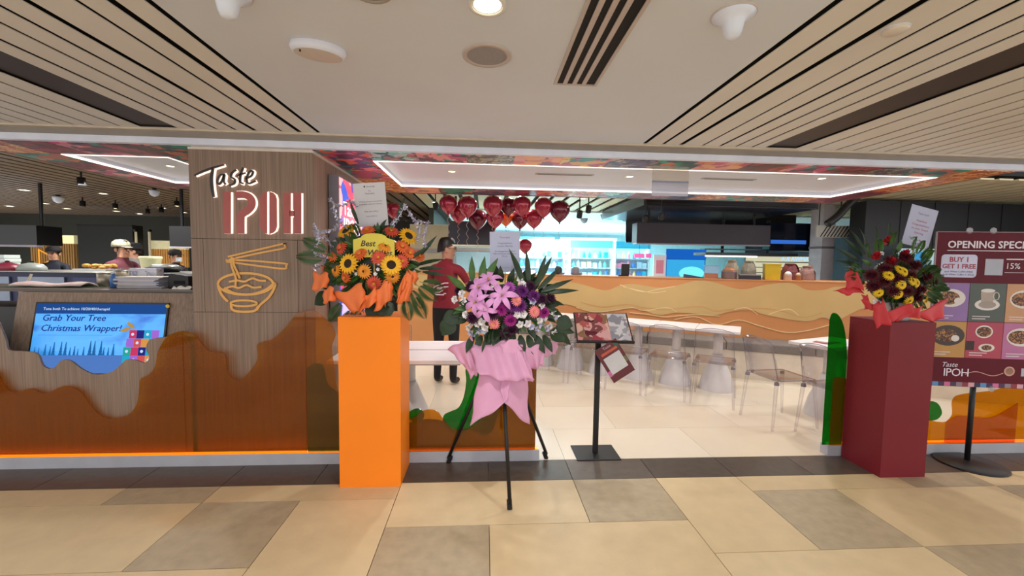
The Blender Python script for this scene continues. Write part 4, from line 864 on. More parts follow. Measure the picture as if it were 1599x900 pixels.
def make_chair():
    """faces +y; back at -y"""
    t = thing('clear_chair', 'x', 'chair', group='clear dining chairs')
    sw, sd, sz = .195, .2, .455
    MB().grid(lambda u, v: ((u - .5) * 2 * sw, (v - .5) * 2 * sd, sz - .018 * math.sin(PI * u) * math.sin(PI * v)), 8, 8).build('seat', M_cl, t, True, solid=.014)
    bk = MB().grid(lambda u, v: ((u - .5) * 2 * sw * (1 - .08 * v), -sd - .1 * v - .05 * math.sin(PI * u) * (1 - .2 * v) + .03, sz + .005 + v * .38 * (1 - .1 * abs(u - .5) ** 2 * 4)), 10, 6).build('backrest', M_cl, t, True, solid=.012)
    E = [((u / 12 - .5) * 2 * sw * .92, -sd - .1 - .05 * math.sin(PI * u / 12) * .8 + .03, sz + .007 + .38 * (1 - .1 * abs(u / 12 - .5) ** 2 * 4)) for u in range(13)]
    MB().tube(E, .0026, 5).build('top_edge', M_ce, bk)
    MB().tube([(sw, -sd + .01, sz), (sw * .92, -sd - .07, sz + .345)], .0026, 5).build('side_edge', M_ce, bk); MB().tube([(-sw, -sd + .01, sz), (-sw * .92, -sd - .07, sz + .345)], .0026, 5).build('side_edge', M_ce, bk)
    for sx in (-1, 1):
        for sy in (-1, 1):
            l = MB().tube([(sx * (sw + .012), sy * (sd + .035), 0), (sx * (sw - .01), sy * (sd - .005), sz - .012)], [.011, .017], 8).build('leg', M_cl, t, True)
            MB().lathe([(.021, 0), (.019, .025), (.012, .03)], 8, (sx * (sw - .01), sy * (sd - .005), sz - .04)).build('leg_socket', M_ce, l)
    MB().tube([(-sw, sd, sz), (sw, sd, sz)], .0026, 5).build('front_edge', M_ce, t); MB().tube([(sw, -sd, sz), (sw, sd, sz)], .0026, 5).build('edge_rib', M_ce, t); MB().tube([(-sw, -sd, sz), (-sw, sd, sz)], .0026, 5).build('edge_rib', M_ce, t)
    return t
ch0 = make_chair(); used = []
def chair(loc, rz, label):
    c = ch0 if not used else copy_tree(ch0); used.append(1); place(c, (loc[0], loc[1], 0), rz, label)
for k in range(5):
    c = P0 - RU * (.235 + .47 * k) - RB * .27; chair(c, RA, 'clear plastic chair at the bench row, ' + ['at its right end', 'second from its right end', 'third from its right end', 'behind the menu stand', 'next to the pink flower wrap'][k])
chair((2.82, 3.8), -PI / 2 + .1, 'clear plastic chair standing free, its back towards the bench row')
chair((3.1, 3.42), -PI / 2 + .2, 'clear plastic chair partly behind the green acrylic end')
chair((-.95, 4.25), PI, 'clear plastic chair behind the orange plinth')
# ---- people
def seg_d(p, a, b_):
    ab = b_ - a; t = max(0, min(1, (p - a).dot(ab) / max(1e-9, ab.length_squared))); return (p - (a + ab * t)).length
SK = mat('skin_tone', 'c08f74', .55, 0, .06, 20); HR = mat('hair_black', '15110f', .45, 0, .2, 60)
def person(label, loc, rz, h, shirt, pants, armL, armR, head=0, hair=True, cap=None, apron=None, mask=False, glasses=False, long=.28):
    """faces -y before turning; arms as (elbow, wrist) offsets from the shoulder"""
    t = thing('person', label, 'person', loc, rz); k = h / 1.73
    V, E, R, B = [], [], [], []
    def j(p, r, par=None, mt='skin'):
        V.append(Vector(p)); R.append(r if isinstance(r, tuple) else (r, r)); i = len(V) - 1
        if par is not None: E.append((par, i)); B.append((par, i, mt))
        return i
    pel = j((0, 0, .95), (.15, .105)); wa = j((0, .0, 1.1), (.145, .105), pel, 'shirt'); che = j((0, .01, 1.27), (.165, .115), wa, 'shirt'); up = j((0, .015, 1.4), (.12, .085), che, 'shirt')
    nk = j((0, .005, 1.475), .056, up, 'skin'); hs, hc_ = math.sin(head), math.cos(head)
    def hd(x, y, z): return (x * hc_ - y * hs, x * hs + y * hc_, z)
    jaw = j(hd(0, -.02, 1.545), (.062, .075), nk); mid = j(hd(0, -.012, 1.62), (.076, .095), jaw); tp = j(hd(0, 0, 1.685), (.066, .08), mid)
    j(hd(0, -.118, 1.61), .014, mid)
    for sx, arm in ((1, armL), (-1, armR)):
        sh = j((sx * .175, .01, 1.39), .062, up, 'shirt'); e = Vector(V[sh]) + Vector(arm[0]); w_ = Vector(V[sh]) + Vector(arm[1])
        md = (V[sh] + e) / 2; m_ = j(md, .05, sh, 'shirt'); el = j(e, .041, m_, 'skin'); fa = j((e * .6 + w_ * .4), .038, el); wr_ = j(w_, .027, fa)
        d = (w_ - e).normalized(); s_ = d.cross(Vector((0, 0, 1)));  s_ = s_.normalized() if s_.length > .1 else Vector((1, 0, 0)); dn = s_.cross(d)
        pa = j(w_ + d * .06, (.036, .02), wr_)
        for q, ln in ((-1.5, .058), (-.5, .07), (.5, .072), (1.5, .064)):
            b0 = j(w_ + d * .095 + s_ * q * .019, .0095, pa); b1 = j(w_ + d * (.095 + ln * .55) + s_ * q * .02 + dn * -.008, .0085, b0); j(w_ + d * (.095 + ln * .95) + s_ * q * .02 + dn * -.03, .0075, b1)
        th_ = j(w_ + d * .045 + s_ * -sx * .042, .011, pa); j(w_ + d * .085 + s_ * -sx * .056 + dn * -.012, .009, th_)
    for sx in (1, -1):
        hp = j((sx * .09, 0, .88), (.098, .1), pel, 'pants'); kn = j((sx * .1, -.012, .5), .062, hp, 'pants'); an = j((sx * .105, .02, .1), .046, kn, 'pants'); he = j((sx * .105, .02, .045), .042, an, 'shoe'); j((sx * .115, -.13, .036), .034, he, 'shoe')
    me = bpy.data.meshes.new('body'); me.from_pydata([v * k for v in V], E, []); o = bpy.data.objects.new('body', me); COL.objects.link(o)
    md = o.modifiers.new('skin', 'SKIN'); md.use_smooth_shade = True
    for i, sv in enumerate(me.skin_vertices[0].data): sv.radius = (R[i][0] * k, R[i][1] * k); sv.use_root = (i == 0)
    o.modifiers.new('sub', 'SUBSURF').levels = 2; o.modifiers['sub'].render_levels = 2
    bpy.context.view_layer.update(); dg = bpy.context.evaluated_depsgraph_get(); nm = bpy.data.meshes.new_from_object(o.evaluated_get(dg)); bpy.data.objects.remove(o)
    bm_ = bmesh.new(); bm_.from_mesh(nm); bmesh.ops.bisect_plane(bm_, geom=bm_.verts[:] + bm_.edges[:] + bm_.faces[:], plane_co=(0, 0, .93 * k), plane_no=(0, 0, 1)); bm_.to_mesh(nm); bm_.free()
    order = ['skin', 'shirt', 'pants', 'shoe']; nm.materials.clear()
    for m_ in (SK, shirt, pants, mat('shoe_black', '121214', .5)): nm.materials.append(m_)
    for f in nm.polygons:
        c = f.center / k; bst = min(B, key=lambda q: seg_d(c, V[q[0]], V[q[1]]) - .5 * (R[q[0]][0] + R[q[1]][0])); f.material_index = order.index(bst[2]); f.use_smooth = True
        if bst[2] in ('shirt', 'pants') and abs(c.x) < .2 and c.z < 1.15: f.material_index = 1 if c.z > .93 else 2
        if bst[2] == 'skin' and c.z < 1.46 and abs(c.x) < .1 and c.z > 1.2: f.material_index = 1
    o = bpy.data.objects.new('body', nm); COL.objects.link(o); o.parent = t
    H = T((0, 0, 0)) @ Rz(head); hz = 1.655
    if hair:
        m = MB().at(S(k, k, k), H)
        def hf(u, v):
            a = 2 * PI * u; fr_ = max(0, math.cos(a - 1.5 * PI)); bk_ = max(0, -math.cos(a - 1.5 * PI)); lo = 1.628 + .075 * fr_ ** .6 - .045 * bk_ ** .6; b_ = PI / 2 * v
            z = lo + (1.775 - lo) * math.sin(b_); r = math.cos(b_) ** .55; return ((.086 + .003 * math.sin(9 * a + 20 * v)) * r * math.cos(a), .004 + (.104 + .003 * math.sin(11 * a)) * r * math.sin(a), z)
        m.grid(hf, 24, 7).build('hair', HR, t, True)
    for sx in (-1, 1): MB().at(S(k, k, k), H).ball((sx * .083, .008, 1.615), (.014, .022, .032), 8, 6).build('ear', SK, t, True)
    for sx in (-1, 1): MB().at(S(k, k, k), H).ball((sx * .031, -.096, 1.632), (.014, .008, .008), 8, 6).build('eye', HR, t, True)
    MB().at(S(k, k, k), H).ball((0, -.09, 1.558), (.026, .01, .007), 8, 6).build('mouth', mat('lip_tone', '9a5a50', .5), t, True)
    if cap:
        c_ = MB().at(S(k, k, k), H); c_.lathe([(.112, 0), (.115, .03), (.104, .075), (.07, .108), (0, .122)], 22, (0, .008, 1.66)); cp = c_.build('cap', cap, t, True)
        MB().at(S(k, k, k), H).grid(lambda u, v: ((u - .5) * .17 * (1 - .25 * v), -.095 - .085 * v + .05 * (2 * u - 1) ** 2, 1.672 - .016 * v), 8, 3).build('visor', cap, cp, True, solid=.004)
    if mask: MB().at(S(k, k, k), H).grid(lambda u, v: (.078 * math.sin((u - .5) * 2.2), -.03 - .09 * math.cos((u - .5) * 2.2), 1.525 + .085 * v), 8, 4).build('face_mask', mat('mask_pale', 'c9d2d8', .7), t, True)
    if glasses:
        for sx in (-1, 1):
            MB().at(S(k, k, k), H).tube([(sx * .034 + .026 * math.cos(q / 12 * 2 * PI), -.112, 1.632 + .02 * math.sin(q / 12 * 2 * PI)) for q in range(12)], .002, 5, True).build('glasses_rim', M_bk, t); MB().at(S(k, k, k), H).tube([(sx * .06, -.11, 1.634), (sx * .09, 0, 1.63)], .002, 5).build('glasses_arm', M_bk, t)
    if apron: MB().at(S(k, k, k)).grid(lambda u, v: ((u - .5) * .3, -.135 - .02 * math.sin(PI * u), .75 + .6 * v), 6, 6).build('apron', apron, t, True, solid=.004)
    return t
M_tee = mat('maroon_tee', '86202f', .8, 0, .06, 20); M_blk = mat('black_cloth', '17161a', .85)
ang = math.radians(160)     # faces away from the camera, towards the right
man = person('man in maroon T-shirt with white bowl emblem and black trousers, seen from behind', (-.46, 5.12, 0), ang, 1.74, M_tee, M_blk, ((.1, -.12, -.26), (.02, -.36, -.2)), ((-.08, -.16, -.22), (.0, -.42, -.12)), math.radians(-58), glasses=True)
M_wh = mat('print_white', 'e0d8dc', .7)
def backline(p, w_=.011): MB().at(Rz(PI)).bar([(-.02 + a, 1.15 + b_ * 1.15) for a, b_ in p], w_, .016, -.134).build("emblem_line", M_wh, man)
backline(ell(-.03, .0, .05, .045, 90, 270, 10)); backline([(-.03, .045), (.06, .075), (.11, .078)]); backline([(-.03, .02), (.05, .035), (.11, .04)]); backline([(-.03, -.045), (.05, -.045), (.06, -.03), (.08, -.03)]); backline([(-.05, .0), (.0, .01), (.04, .03)]); backline([(-.045, -.02), (.0, -.02), (.04, .0)])
# ---- balloons under the rear edge of the soffit
M_bal = mat('balloon_maroon', 'a82c46', .12, .35, .06, 10, coat=.6); M_bald = mat('balloon_dark', '6a1630', .12, .35, .06, 10, coat=.6); M_balo = mat('balloon_orange', 'e0642a', .2, .1, .06, 10, coat=.5); M_rib = mat('ribbon_pale', 'c9b9a9', .4, .3)
bprof = [(.0, -1.28), (.09, -1.22), (.07, -1.17), (.3, -1.0), (.62, -.72), (.87, -.36), (.99, .0), (.98, .3), (.86, .58), (.6, .82), (.3, .95), (0, 1.0)]
bal_me = {}
for nm_, mm in (('m', M_bal), ('d', M_bald), ('o', M_balo)): bal_me[nm_] = mesh_of(MB().lathe([(a * .12, b_ * .12) for a, b_ in bprof], 24, cap=False), 'skin', mm)
knot_me = mesh_of(MB().lathe([(.003, 0), (.012, -.012), (.009, -.014), (0, -.006)], 8), 'knot', M_bal)
rib_me = mesh_of(MB().tube([(.012 * math.sin(i * .9), .012 * math.cos(i * .9), -.012 * i) for i in range(28)], .0022, 4), 'ribbon', M_rib)
BL = [(700, 319, 5.15, 1, 'm', 'at the left end of the front row'), (730, 322, 5.15, 1.12, 'm', 'with a white emblem, second from the left in the front row'), (770, 321, 5.15, 1.12, 'm', 'third from the left in the front row'), (794, 322, 5.38, 1, 'd', 'darker, tucked between third and fourth of the front row'), (815, 321, 5.15, 1.05, 'm', 'fourth from the left in the front row'), (849, 323, 5.15, 1.05, 'm', 'fifth from the left in the front row'), (874, 329, 5.15, 1.15, 'd', 'at the right end of the cluster'),
      (716, 334, 5.45, 1, 'm', 'hanging lower behind the two leftmost ones'), (746, 342, 5.62, 1.15, 'd', 'lowest of the cluster, above the dark board'), (773, 340, 5.42, 1.1, 'm', 'low behind the third of the front row'), (790, 341, 5.62, .85, 'o', 'orange, low in the middle of the cluster'), (812, 342, 5.66, 1.1, 'd', 'low behind the fourth of the front row'), (834, 341, 5.42, 1.05, 'm', 'low between fourth and fifth of the front row'), (614, 328, 5.2, .85, 'm', 'alone at the far left, above the sunflowers'), (820, 384, 5.6, .85, 'm', 'floating alone beside the pale blue card')]
for x, y, Y, k, c, d in BL:
    k *= .9; p = ay(x, y, Y); t = thing('balloon', 'shiny %s balloon, %s' % ('orange' if c == 'o' else 'maroon', d.replace('orange, ', '')), 'balloon', p, random.random() * 6, 'opening day balloons')
    inst(bal_me[c], 'skin', t, S(k, k, k)); inst(knot_me, 'knot', t, T((0, 0, -.146 * k))); inst(rib_me, 'ribbon', t, T((0, 0, -.155 * k)) @ S(1, 1, random.uniform(.7, 1.2)))
    if 'emblem' in d:
        t.rotation_euler = (0, 0, 0); MB().at(T((.03, -.121 * k, -.01)), FACE).lathe([(.016, 0), (.016, .002), (.02, .002), (.02, 0)], 14, cap=False).build('emblem', mat('emblem_pale', 'd8c0c8', .4), t)
# ================================================================ FIXTURES ON THE CEILINGS
def downlight(x, y, z, label, r=.05, s=14, group=None, c='fff2dc'):
    t = thing('downlight', label, 'light', (x, y, z), 0, group)
    MB().lathe([(r * 1.25, 0), (r * 1.25, -.005), (r, -.006), (r, .0), (r * .9, .012)], 24, cap=False).build('trim_ring', mat('fixture_white', 'd9d5d0', .4), t, True)
    MB().lathe([(r * .9, -.001), (0, -.001)], 24, cap=False).build('lens', glow('lamp_lens_%d' % s, c, s), t)
    return t
d0 = downlight(0, 1.49, CZ, 'bright round downlight in the plain ceiling at the top edge', .052, 8, c='fff6c8')
MB().box((-.0015, -.045, -.004), (.0015, .045, -.002)).build('lamp_bar', mat('lamp_bar_grey', '8a8a70', .5), d0)
for p, d in zip(MALL_LAMPS[1:], ('second along the plain ceiling', 'over the left walkway', 'over the right walkway', 'far left in the strip ceiling', 'far right in the strip ceiling')): downlight(p[0], p[1], CZ, 'added unseen mall downlight ' + d, .052, 8)
for p, d in zip(TRAY_LAMPS, ('left of the cream tray above the balloons', 'at the middle of the cream tray', 'at the right of the cream tray', 'in the small tray above the counter')): downlight(p[0], p[1], SZ + .05, 'small round downlight ' + d, .035, 8, 'tray downlights')
for i, p in enumerate(HALL_LAMPS): downlight(p[0], p[1], HZ, 'small hall downlight beyond the %s' % ('bench wall', 'bench tables', 'red arrangement', 'balloons', 'black menu board', 'sign wall', 'counter, nearest of three', 'counter, at the far left', 'counter, next to the black wall')[i], .06, 8, 'hall downlights')
sp = thing('ceiling_speaker', 'round grey flush speaker in the middle of the plain ceiling', 'speaker', (0, 1.842, CZ))
MB().lathe([(.103, 0), (.103, -.006), (.084, -.007), (.083, 0)], 32, cap=False).build('rim', mat('speaker_rim', 'b8aca6', .5), sp, True); MB().lathe([(.083, -.004), (.05, -.0045), (0, -.005)], 32, cap=False).build('grille', mat('speaker_grille', '8f8b8e', .6, 0, .15, 300), sp, True)
s2 = thing('ceiling_speaker', 'grey perforated round fixture cut off by the top edge, left of the lamp', 'speaker', (-.376, 1.44, CZ))
MB().lathe([(.07, 0), (.07, -.006), (.06, -.007), (.058, 0)], 28, cap=False).build('rim', mat('speaker_rim2', '9d948c', .5), s2, True); MB().lathe([(.058, -.002), (0, -.003)], 28, cap=False).build('grille', palette('perforated', ('6a665e', '9a958a', '55524c', 'b0aca0'), 60, .5), s2)
wa_ = thing('wireless_point', 'white oval wireless unit on the plain ceiling near the left strips', 'fixture', (-.69, 1.84, CZ), .35)
m = MB().at(S(1, .62, 1)); m.lathe([(.105, 0), (.108, -.012), (.1, -.03), (.07, -.036), (0, -.037)], 32, cap=False); m.build('shell', mat('unit_white', 'd3d6e4', .35), wa_, True)
m = MB().at(S(1, .62, 1)); m.lathe([(.092, -.0335), (.06, -.0375), (0, -.0385)], 28, cap=False); m.build('face_plate', mat('unit_face', 'c3b9b2', .4), wa_, True); box((-.07, -.03, -.039), (-.064, -.018, -.034)).build('slot', M_black, wa_)
M_cone = mat('sensor_white', 'd6deee', .3)
def cone_sensor(x, y, label, k=1.0):
    t = thing('cone_antenna', label, 'antenna', (x, y, CZ)); MB().lathe([(.068 * k, 0), (.07 * k, -.006), (.05 * k, -.016), (.036 * k, -.03), (.03 * k, -.06), (.022 * k, -.078), (.0, -.085)], 28, cap=False).build('cone', M_cone, t, True); MB().lathe([(.074 * k, 0), (.074 * k, -.004), (.066 * k, -.005)], 28, cap=False).build('flange', mat('unit_face', 'c3b9b2', .4), t); return t
cone_sensor(.852, 1.47, 'white cone shaped antenna on the plain ceiling beside the right strips'); cone_sensor(-.85, 1.5, 'white cone shaped antenna at the top edge beside the left strips')
sd_ = thing('smoke_detector', 'flat white disc detector on the right strip ceiling', 'detector', (1.485, 1.505, CZ)); MB().lathe([(.04, 0), (.042, -.004), (.034, -.012), (0, -.013)], 24, cap=False).build('disc', mat('detector_cream', 'd2c9bd', .4), sd_, True); MB().lathe([(.044, 0), (.044, -.002), (.04, -.003)], 24, cap=False).build('ring', mat('unit_white', 'd3d6e4', .35), sd_)
gr = thing('air_grille', 'long slotted air grille in the plain ceiling', 'vent', (.43, 2.095, CZ))
m = MB(); gw_, gl_ = .105, 3.2
m.box((-gw_, -gl_, -.006), (-gw_ + .014, 0, 0)); m.box((gw_ - .014, -gl_, -.006), (gw_, 0, 0)); m.box((-gw_ + .014, -.012, -.006), (gw_ - .014, 0, 0)); m.build('frame', mat('grille_cream', 'b9aca6', .4), gr)
for k in range(3): box((-gw_ + .042 + k * .046, -gl_, -.006), (-gw_ + .062 + k * .046, -.0125, 0)).build('bar', mat('grille_cream', 'b9aca6', .4), gr)
box((-gw_ + .014, -gl_, -.0015), (gw_ - .014, -.0125, -.0005)).build('slot_backing', M_black, gr)
for (x0, x1), d in zip(((.46, 1.01), (2.06, 2.585)), ('left', 'right')):
    t = thing('slot_diffuser', 'thin slot diffuser in the cream tray, the %s one of two' % d, 'vent', ((x0 + x1) / 2, 3.965, SZ + .05)); w_ = (x1 - x0) / 2
    box((-w_, -.03, -.005), (w_, .03, 0)).build('frame', mat('grille_pale', 'b0a8a8', .4), t); box((-w_ + .02, -.012, -.0065), (w_ - .02, .012, -.005)).build('slot', mat('slot_grey', '55504f', .5), t)
a, b_ = ay(1019, 262, 3.3), ay(1074, 307, 3.3)
hp_ = thing('frosted_panel', 'small frosted panel hanging from the beam before the cream tray', 'banner', ((a.x + b_.x) / 2, 3.3, SZ)); w_ = (b_.x - a.x) / 2  # panel put in for a pale patch before the mural
M_fz = acrylic('frosted_film', (.9, .9, .95), (.72, .74, .84), .6)
box((-w_, -.003, b_.z - SZ), (w_, .003, -.13)).build('film', M_fz, hp_); box((-w_, -.006, -.13), (w_, .006, -.118)).build('rail', mat('rail_grey', '8d93b0', .4), hp_)
box((-w_, -.002, -.118), (w_, .002, -.002)).build('clear_part', acrylic('clear_film', (.93, .9, .87), (.8, .75, .68), .25), hp_)
# ================================================================ THINGS ON THE WAVE WALL LEDGE
LZ = WH + .013
def ledge(x, off=.2, yb=437):
    """place on the ledge seen at column x"""
    u = on_wall(x, yb, -off)[0]; p = WO + WU * u + WN * off; return (p.x, p.y, LZ)
def W_(n, x=1150, off=.2): return n / 660 * (ledge(x, off)[1] * 1.02)
t = thing('food_bin', 'yellow upright bin on the orange wall ledge', 'bin', ledge(1204), WA); MB().lathe([(.125, 0), (.13, .01), (.135, .2), (.14, .215), (.128, .215), (.12, .02), (0, .02)], 4).build('bin', mat('bin_yellow', 'c9ac1c', .5, 0, .1, 6), t); MB().lathe([(.14, .216), (.14, .226), (.03, .23), (0, .23)], 4).build('lid', mat('bin_lid', 'd9c24a', .5), t); t.rotation_euler = (0, 0, WA + PI / 4)
def sack(x, label, r, h, c, off=.22, seed=1):
    t = thing('paper_bag', label, 'bag', ledge(x, off), WA); rnd = random.Random(seed); m = MB(); P_ = [(rnd.uniform(.6, 1.3)) for _ in range(12)]
    def fn(u, v):
        a_ = 2 * PI * u; q = P_[int(u * 11.99)]; rr_ = r * (1 - .45 * max(0, v - .55) / .45) * (.72 + .28 * q); return (rr_ * math.cos(a_), rr_ * .7 * math.sin(a_), h * v * (.92 + .08 * q if v > .5 else 1) + (rnd.uniform(-.018, .018) if .05 < v else 0))
    m.grid(fn, 14, 6); m.build('bag', mat('bag_' + c, c, .6, 0, .2, 15), t, False); MB().lathe([(r * .52, h * .93), (r * .6, h * 1.02), (r * .4, h * 1.06)], 9, cap=False).build('crumpled_mouth', mat('bag_' + c, c, .6), t)
sack(1233, 'dark maroon crumpled bag beside the yellow bin', .11, .22, '6a3034', .3, 2); sack(1260, 'brown striped crumpled bag at the right end of the ledge', .1, .19, '8a6a64', .3, 5); sack(1142, 'tan bag standing behind the grey pot', .1, .26, '9a8f7c', .4, 9); sack(1168, 'tall beige bag behind the low dark tray', .11, .25, '8f887a', .42, 4)
for x, lab, r, h, c, lc in ((1138, 'grey metal pot with a tan lid on the ledge', .1, .11, '86808a', 'b07a5a'), (1246, 'small amber jar before the brown striped bag', .035, .07, '9a6a4a', 'c0a890'), (1230, 'short white tub before the dark maroon bag', .05, .08, 'c0b0ac', 'd8d0cc')):
    t = thing('lidded_pot', lab, 'pot', ledge(x, .14), 0); MB().lathe([(r * .9, 0), (r, .01), (r, h * .85), (r * 1.05, h * .88), (r * 1.05, h * .95), (0, h * .95)], 20).build('pot', mat('pot_' + c, c, .35, .3), t, True); MB().lathe([(r * .95, h * .955), (r * .8, h * 1.25), (r * .3, h * 1.5), (0, h * 1.52)], 18).build('lid', mat('lid_' + lc, lc, .5), t, True)
t = thing('storage_box', 'clear box with a tan lower half on the ledge', 'box', ledge(1110, .2), WA); box((-.09, -.06, 0), (.09, .06, .07)).build('contents', mat('box_tan', 'b0765a', .6), t); box((-.095, -.065, .0705), (.095, .065, .18)).build('clear_walls', acrylic('box_clear', (.8, .86, .95), (.7, .8, .95), .25), t); box((-.1, -.07, .1805), (.1, .07, .19)).build('lid', mat('box_lid', '7a9ad0', .4), t)
t = thing('serving_box', 'low dark lidded tray on the ledge left of the yellow bin', 'box', ledge(1170, .14), WA); box((-.13, -.08, 0), (.13, .08, .055)).build('tray', mat('tray_dark', '2f2f3c', .4), t); box((-.135, -.085, .0555), (.135, .085, .07)).build('lid', mat('tray_lid', '8d8d94', .4), t)
t = thing('tablet_terminal', 'black upright tablet terminal on the ledge above the menu stand', 'terminal', ledge(976, .2), WA + .2); box((-.062, -.012, .02), (.062, .012, .19)).build('screen', M_bk, t, bevel=.004); box((-.11, -.06, 0), (.05, .06, .02)).build('foot', M_bk, t)
t = thing('folded_napkins', 'dark folded cloth on the ledge left of the clear box', 'cloth', ledge(1083, .2), WA); MB().grid(lambda u, v: ((u - .5) * .28, (v - .5) * .14, .004 + .05 * (1 - u) * math.sin(PI * v)), 8, 5).build('cloth', mat('cloth_slate', '3a4660', .8), t, True, solid=.006); box((-.1, -.05, 0), (.06, .05, .004)).build('board', M_bk, t)
for x, lab in ((872, 'grey speaker shaped appliance on the ledge behind the lily leaves'), (899, 'pale appliance on the ledge right of the lily leaves')):
    t = thing('counter_appliance', lab, 'appliance', ledge(x, .25), WA); m = MB().at(Rx(.25)); m.lathe([(.05, 0), (.06, .05), (.055, .11), (.03, .14), (0, .145)], 14); m.build('body', mat('appliance_' + str(x), '3a4250' if x == 872 else '8a90a0', .5), t, True); box((-.07, -.05, 0), (.09, .06, .03)).build('base', mat('appliance_base', '6a7078', .5), t)
# ================================================================ HALL BEHIND, RIGHT
def slab(name, label, cat, x0, y0, x1, y1, Y, dep, m, extra=None):
    a_, c_ = ay(x0, y0, Y), ay(x1, y1, Y); t = thing(name, label, cat, ((a_.x + c_.x) / 2, Y, c_.z)); w2 = (c_.x - a_.x) / 2; h2 = a_.z - c_.z
    box((-w2, 0, 0), (w2, dep, h2)).build('body', m, t); return t, w2, h2
M_ck = mat('kiosk_black', '22202a', .25, 0, .1, 2); M_nb = mat('kiosk_navy', '12182c', .18, 0, .15, 2)
t, w2, h2 = slab('menu_bulkhead', 'long dark blank menu board hanging over the right part of the hall', 'board', 995, 348, 1202, 383, 7.6, .25, mat('bulkhead_plum', '3a3440', .5, 0, .06, 2)); box((-w2, -.01, -.02), (w2, .2, -.001)).build('light_edge', mat('bulkhead_edge', '9a94a4', .5), t)
for x in (-w2 * .8, w2 * .8): MB().tube([(x, .1, h2), (x, .1, 2.4195 - t.location.z)], .02, 8).build('hanger', M_bk, t)
cn = thing('kiosk_canopy', 'black glossy canopy above the dark menu board', 'canopy', (0, 0, 0)); box((2.5, 6.6, 2.42), (5.4, 9.0, HZ - .001)).build('slab', M_ck, cn); box((2.55, 6.58, 2.44), (5.35, 6.599, 2.46)).build('edge_strip', M_bk, cn)
kb = thing('kiosk_backdrop', 'black panel closing the space behind the dark menu board', 'panel', (0, 0, 0)); box((3.05, 9.05, 1.95), (6.9, 9.1, HZ - .001)).build('panel', M_ck, kb); box((3.05, 9.03, 1.95), (6.9, 9.049, 1.98)).build('edge', M_bk, kb)
t, w2, h2 = slab('kiosk_fascia', 'glossy navy kiosk fascia with a blue reflection right of the menu board', 'fascia', 1203, 348, 1276, 391, 7.9, .2, M_nb); MB().tube([(w2 - .02, 0, 0), (w2 - .02, 0, -1.2)], .02, 8).build('post', M_bk, t); box((-w2 * .95, -.012, h2 * .22), (w2 * .5, -.001, h2 * .36)).build('reflection_strip', glow('reflected_blue', '3a74d8', .9), t)  # blue reflection on the fascia put on as a glowing strip
box((-w2 * 3.6, .02, -.02), (w2, .2, -.001)).build('lower_rail', M_nb, t)
t, w2, h2 = slab('service_hood', 'grey horizontal hood with a white light edge below the kiosk fascia', 'hood', 1102, 394, 1246, 401, 8.2, .5, mat('hood_grey', '4a4f58', .4)); box((-w2, -.02, -.03), (w2 * .1, .02, -.001)).build('light_edge', glow('hood_light', 'fff4e6', 2.0), t); MB().tube([(w2 * .5, .25, h2), (w2 * .5, .25, HZ - t.location.z - .2)], .03, 8).build('hanger', M_bk, t); MB().tube([(-w2 * .5, .25, h2), (-w2 * .5, .25, HZ - t.location.z - .2)], .03, 8).build('hanger', M_bk, t)
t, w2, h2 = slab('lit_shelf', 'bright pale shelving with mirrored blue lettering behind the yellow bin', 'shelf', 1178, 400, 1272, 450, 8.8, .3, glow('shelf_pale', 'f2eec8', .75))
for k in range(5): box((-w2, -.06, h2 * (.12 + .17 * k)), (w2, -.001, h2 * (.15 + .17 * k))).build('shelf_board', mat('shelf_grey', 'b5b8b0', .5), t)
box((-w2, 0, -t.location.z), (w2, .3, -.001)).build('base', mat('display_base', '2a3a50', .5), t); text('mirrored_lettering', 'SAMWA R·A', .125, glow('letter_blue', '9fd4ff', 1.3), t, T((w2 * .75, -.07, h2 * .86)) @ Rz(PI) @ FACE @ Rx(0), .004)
a_ = ay(1284, 378, 7.4); c_ = ay(1303, 378, 7.4); t = thing('grey_pillar', 'pale grey square pillar behind the right end of the ledge', 'pillar', ((a_.x + c_.x) / 2, 7.4, 0)); w2 = (c_.x - a_.x) / 2; box((-w2, 0, 0), (w2, .3, HZ - .001)).build('shaft', mat('pillar_grey', 'c6c4d2', .6, 0, .06, 12), t); box((-w2 - .01, -.01, 1.82), (w2 + .01, .31, 1.86)).build('band', mat('pillar_band', '77757f', .5), t)
t, w2, h2 = slab('white_lattice', 'white panel with slanted dark slots above the pillar', 'panel', 1276, 352, 1352, 372, 7.1, .03, mat('lattice_white', 'd0d0cc', .5))
for k in range(13):
    x = -w2 + .06 + k * (2 * w2 - .1) / 13; m = MB(); m.prism([(x, .01), (x + .02, .01), (x + .14, h2 - .01), (x + .12, h2 - .01)], -.004, -.0005); m.build('slot', M_bk, t)
for x in (-w2 * .9, w2 * .9): MB().tube([(x, .015, h2), (x, .015, HZ - t.location.z - .001)], .008, 6).build('hanger', M_bk, t)
tk = smooth_path([ay(1292, 350, 6.0), ay(1308, 338, 6.0), ay(1326, 318, 6.0), ay(1345, 302, 6.0)], 5); t = thing('black_duct', 'thick black curved duct under the hall ceiling above the pillar', 'duct', tk[0]); MB().tube([p - tk[0] for p in tk], .055, 10).build('duct', M_bk, t, True); MB().tube([Vector((.2, 0, .1)), Vector((.2, 0, HZ - tk[0].z))], .01, 6).build('hanger', M_bk, t)
t, w2, h2 = slab('dark_kiosk', 'large dark wall panel behind the message card at the far right', 'panel', 1352, 335, 1700, 500, 6.6, .3, mat('panel_night', '17171d', .5, 0, .15, 1.5, stretch=(6, 1, .4)))
t.location.z = 0; 
for ch in list(t.children): bpy.data.objects.remove(ch)
box((-w2, 0, 0), (w2, .3, 2.58)).build('body', mat('panel_night', '24232b', .4), t)
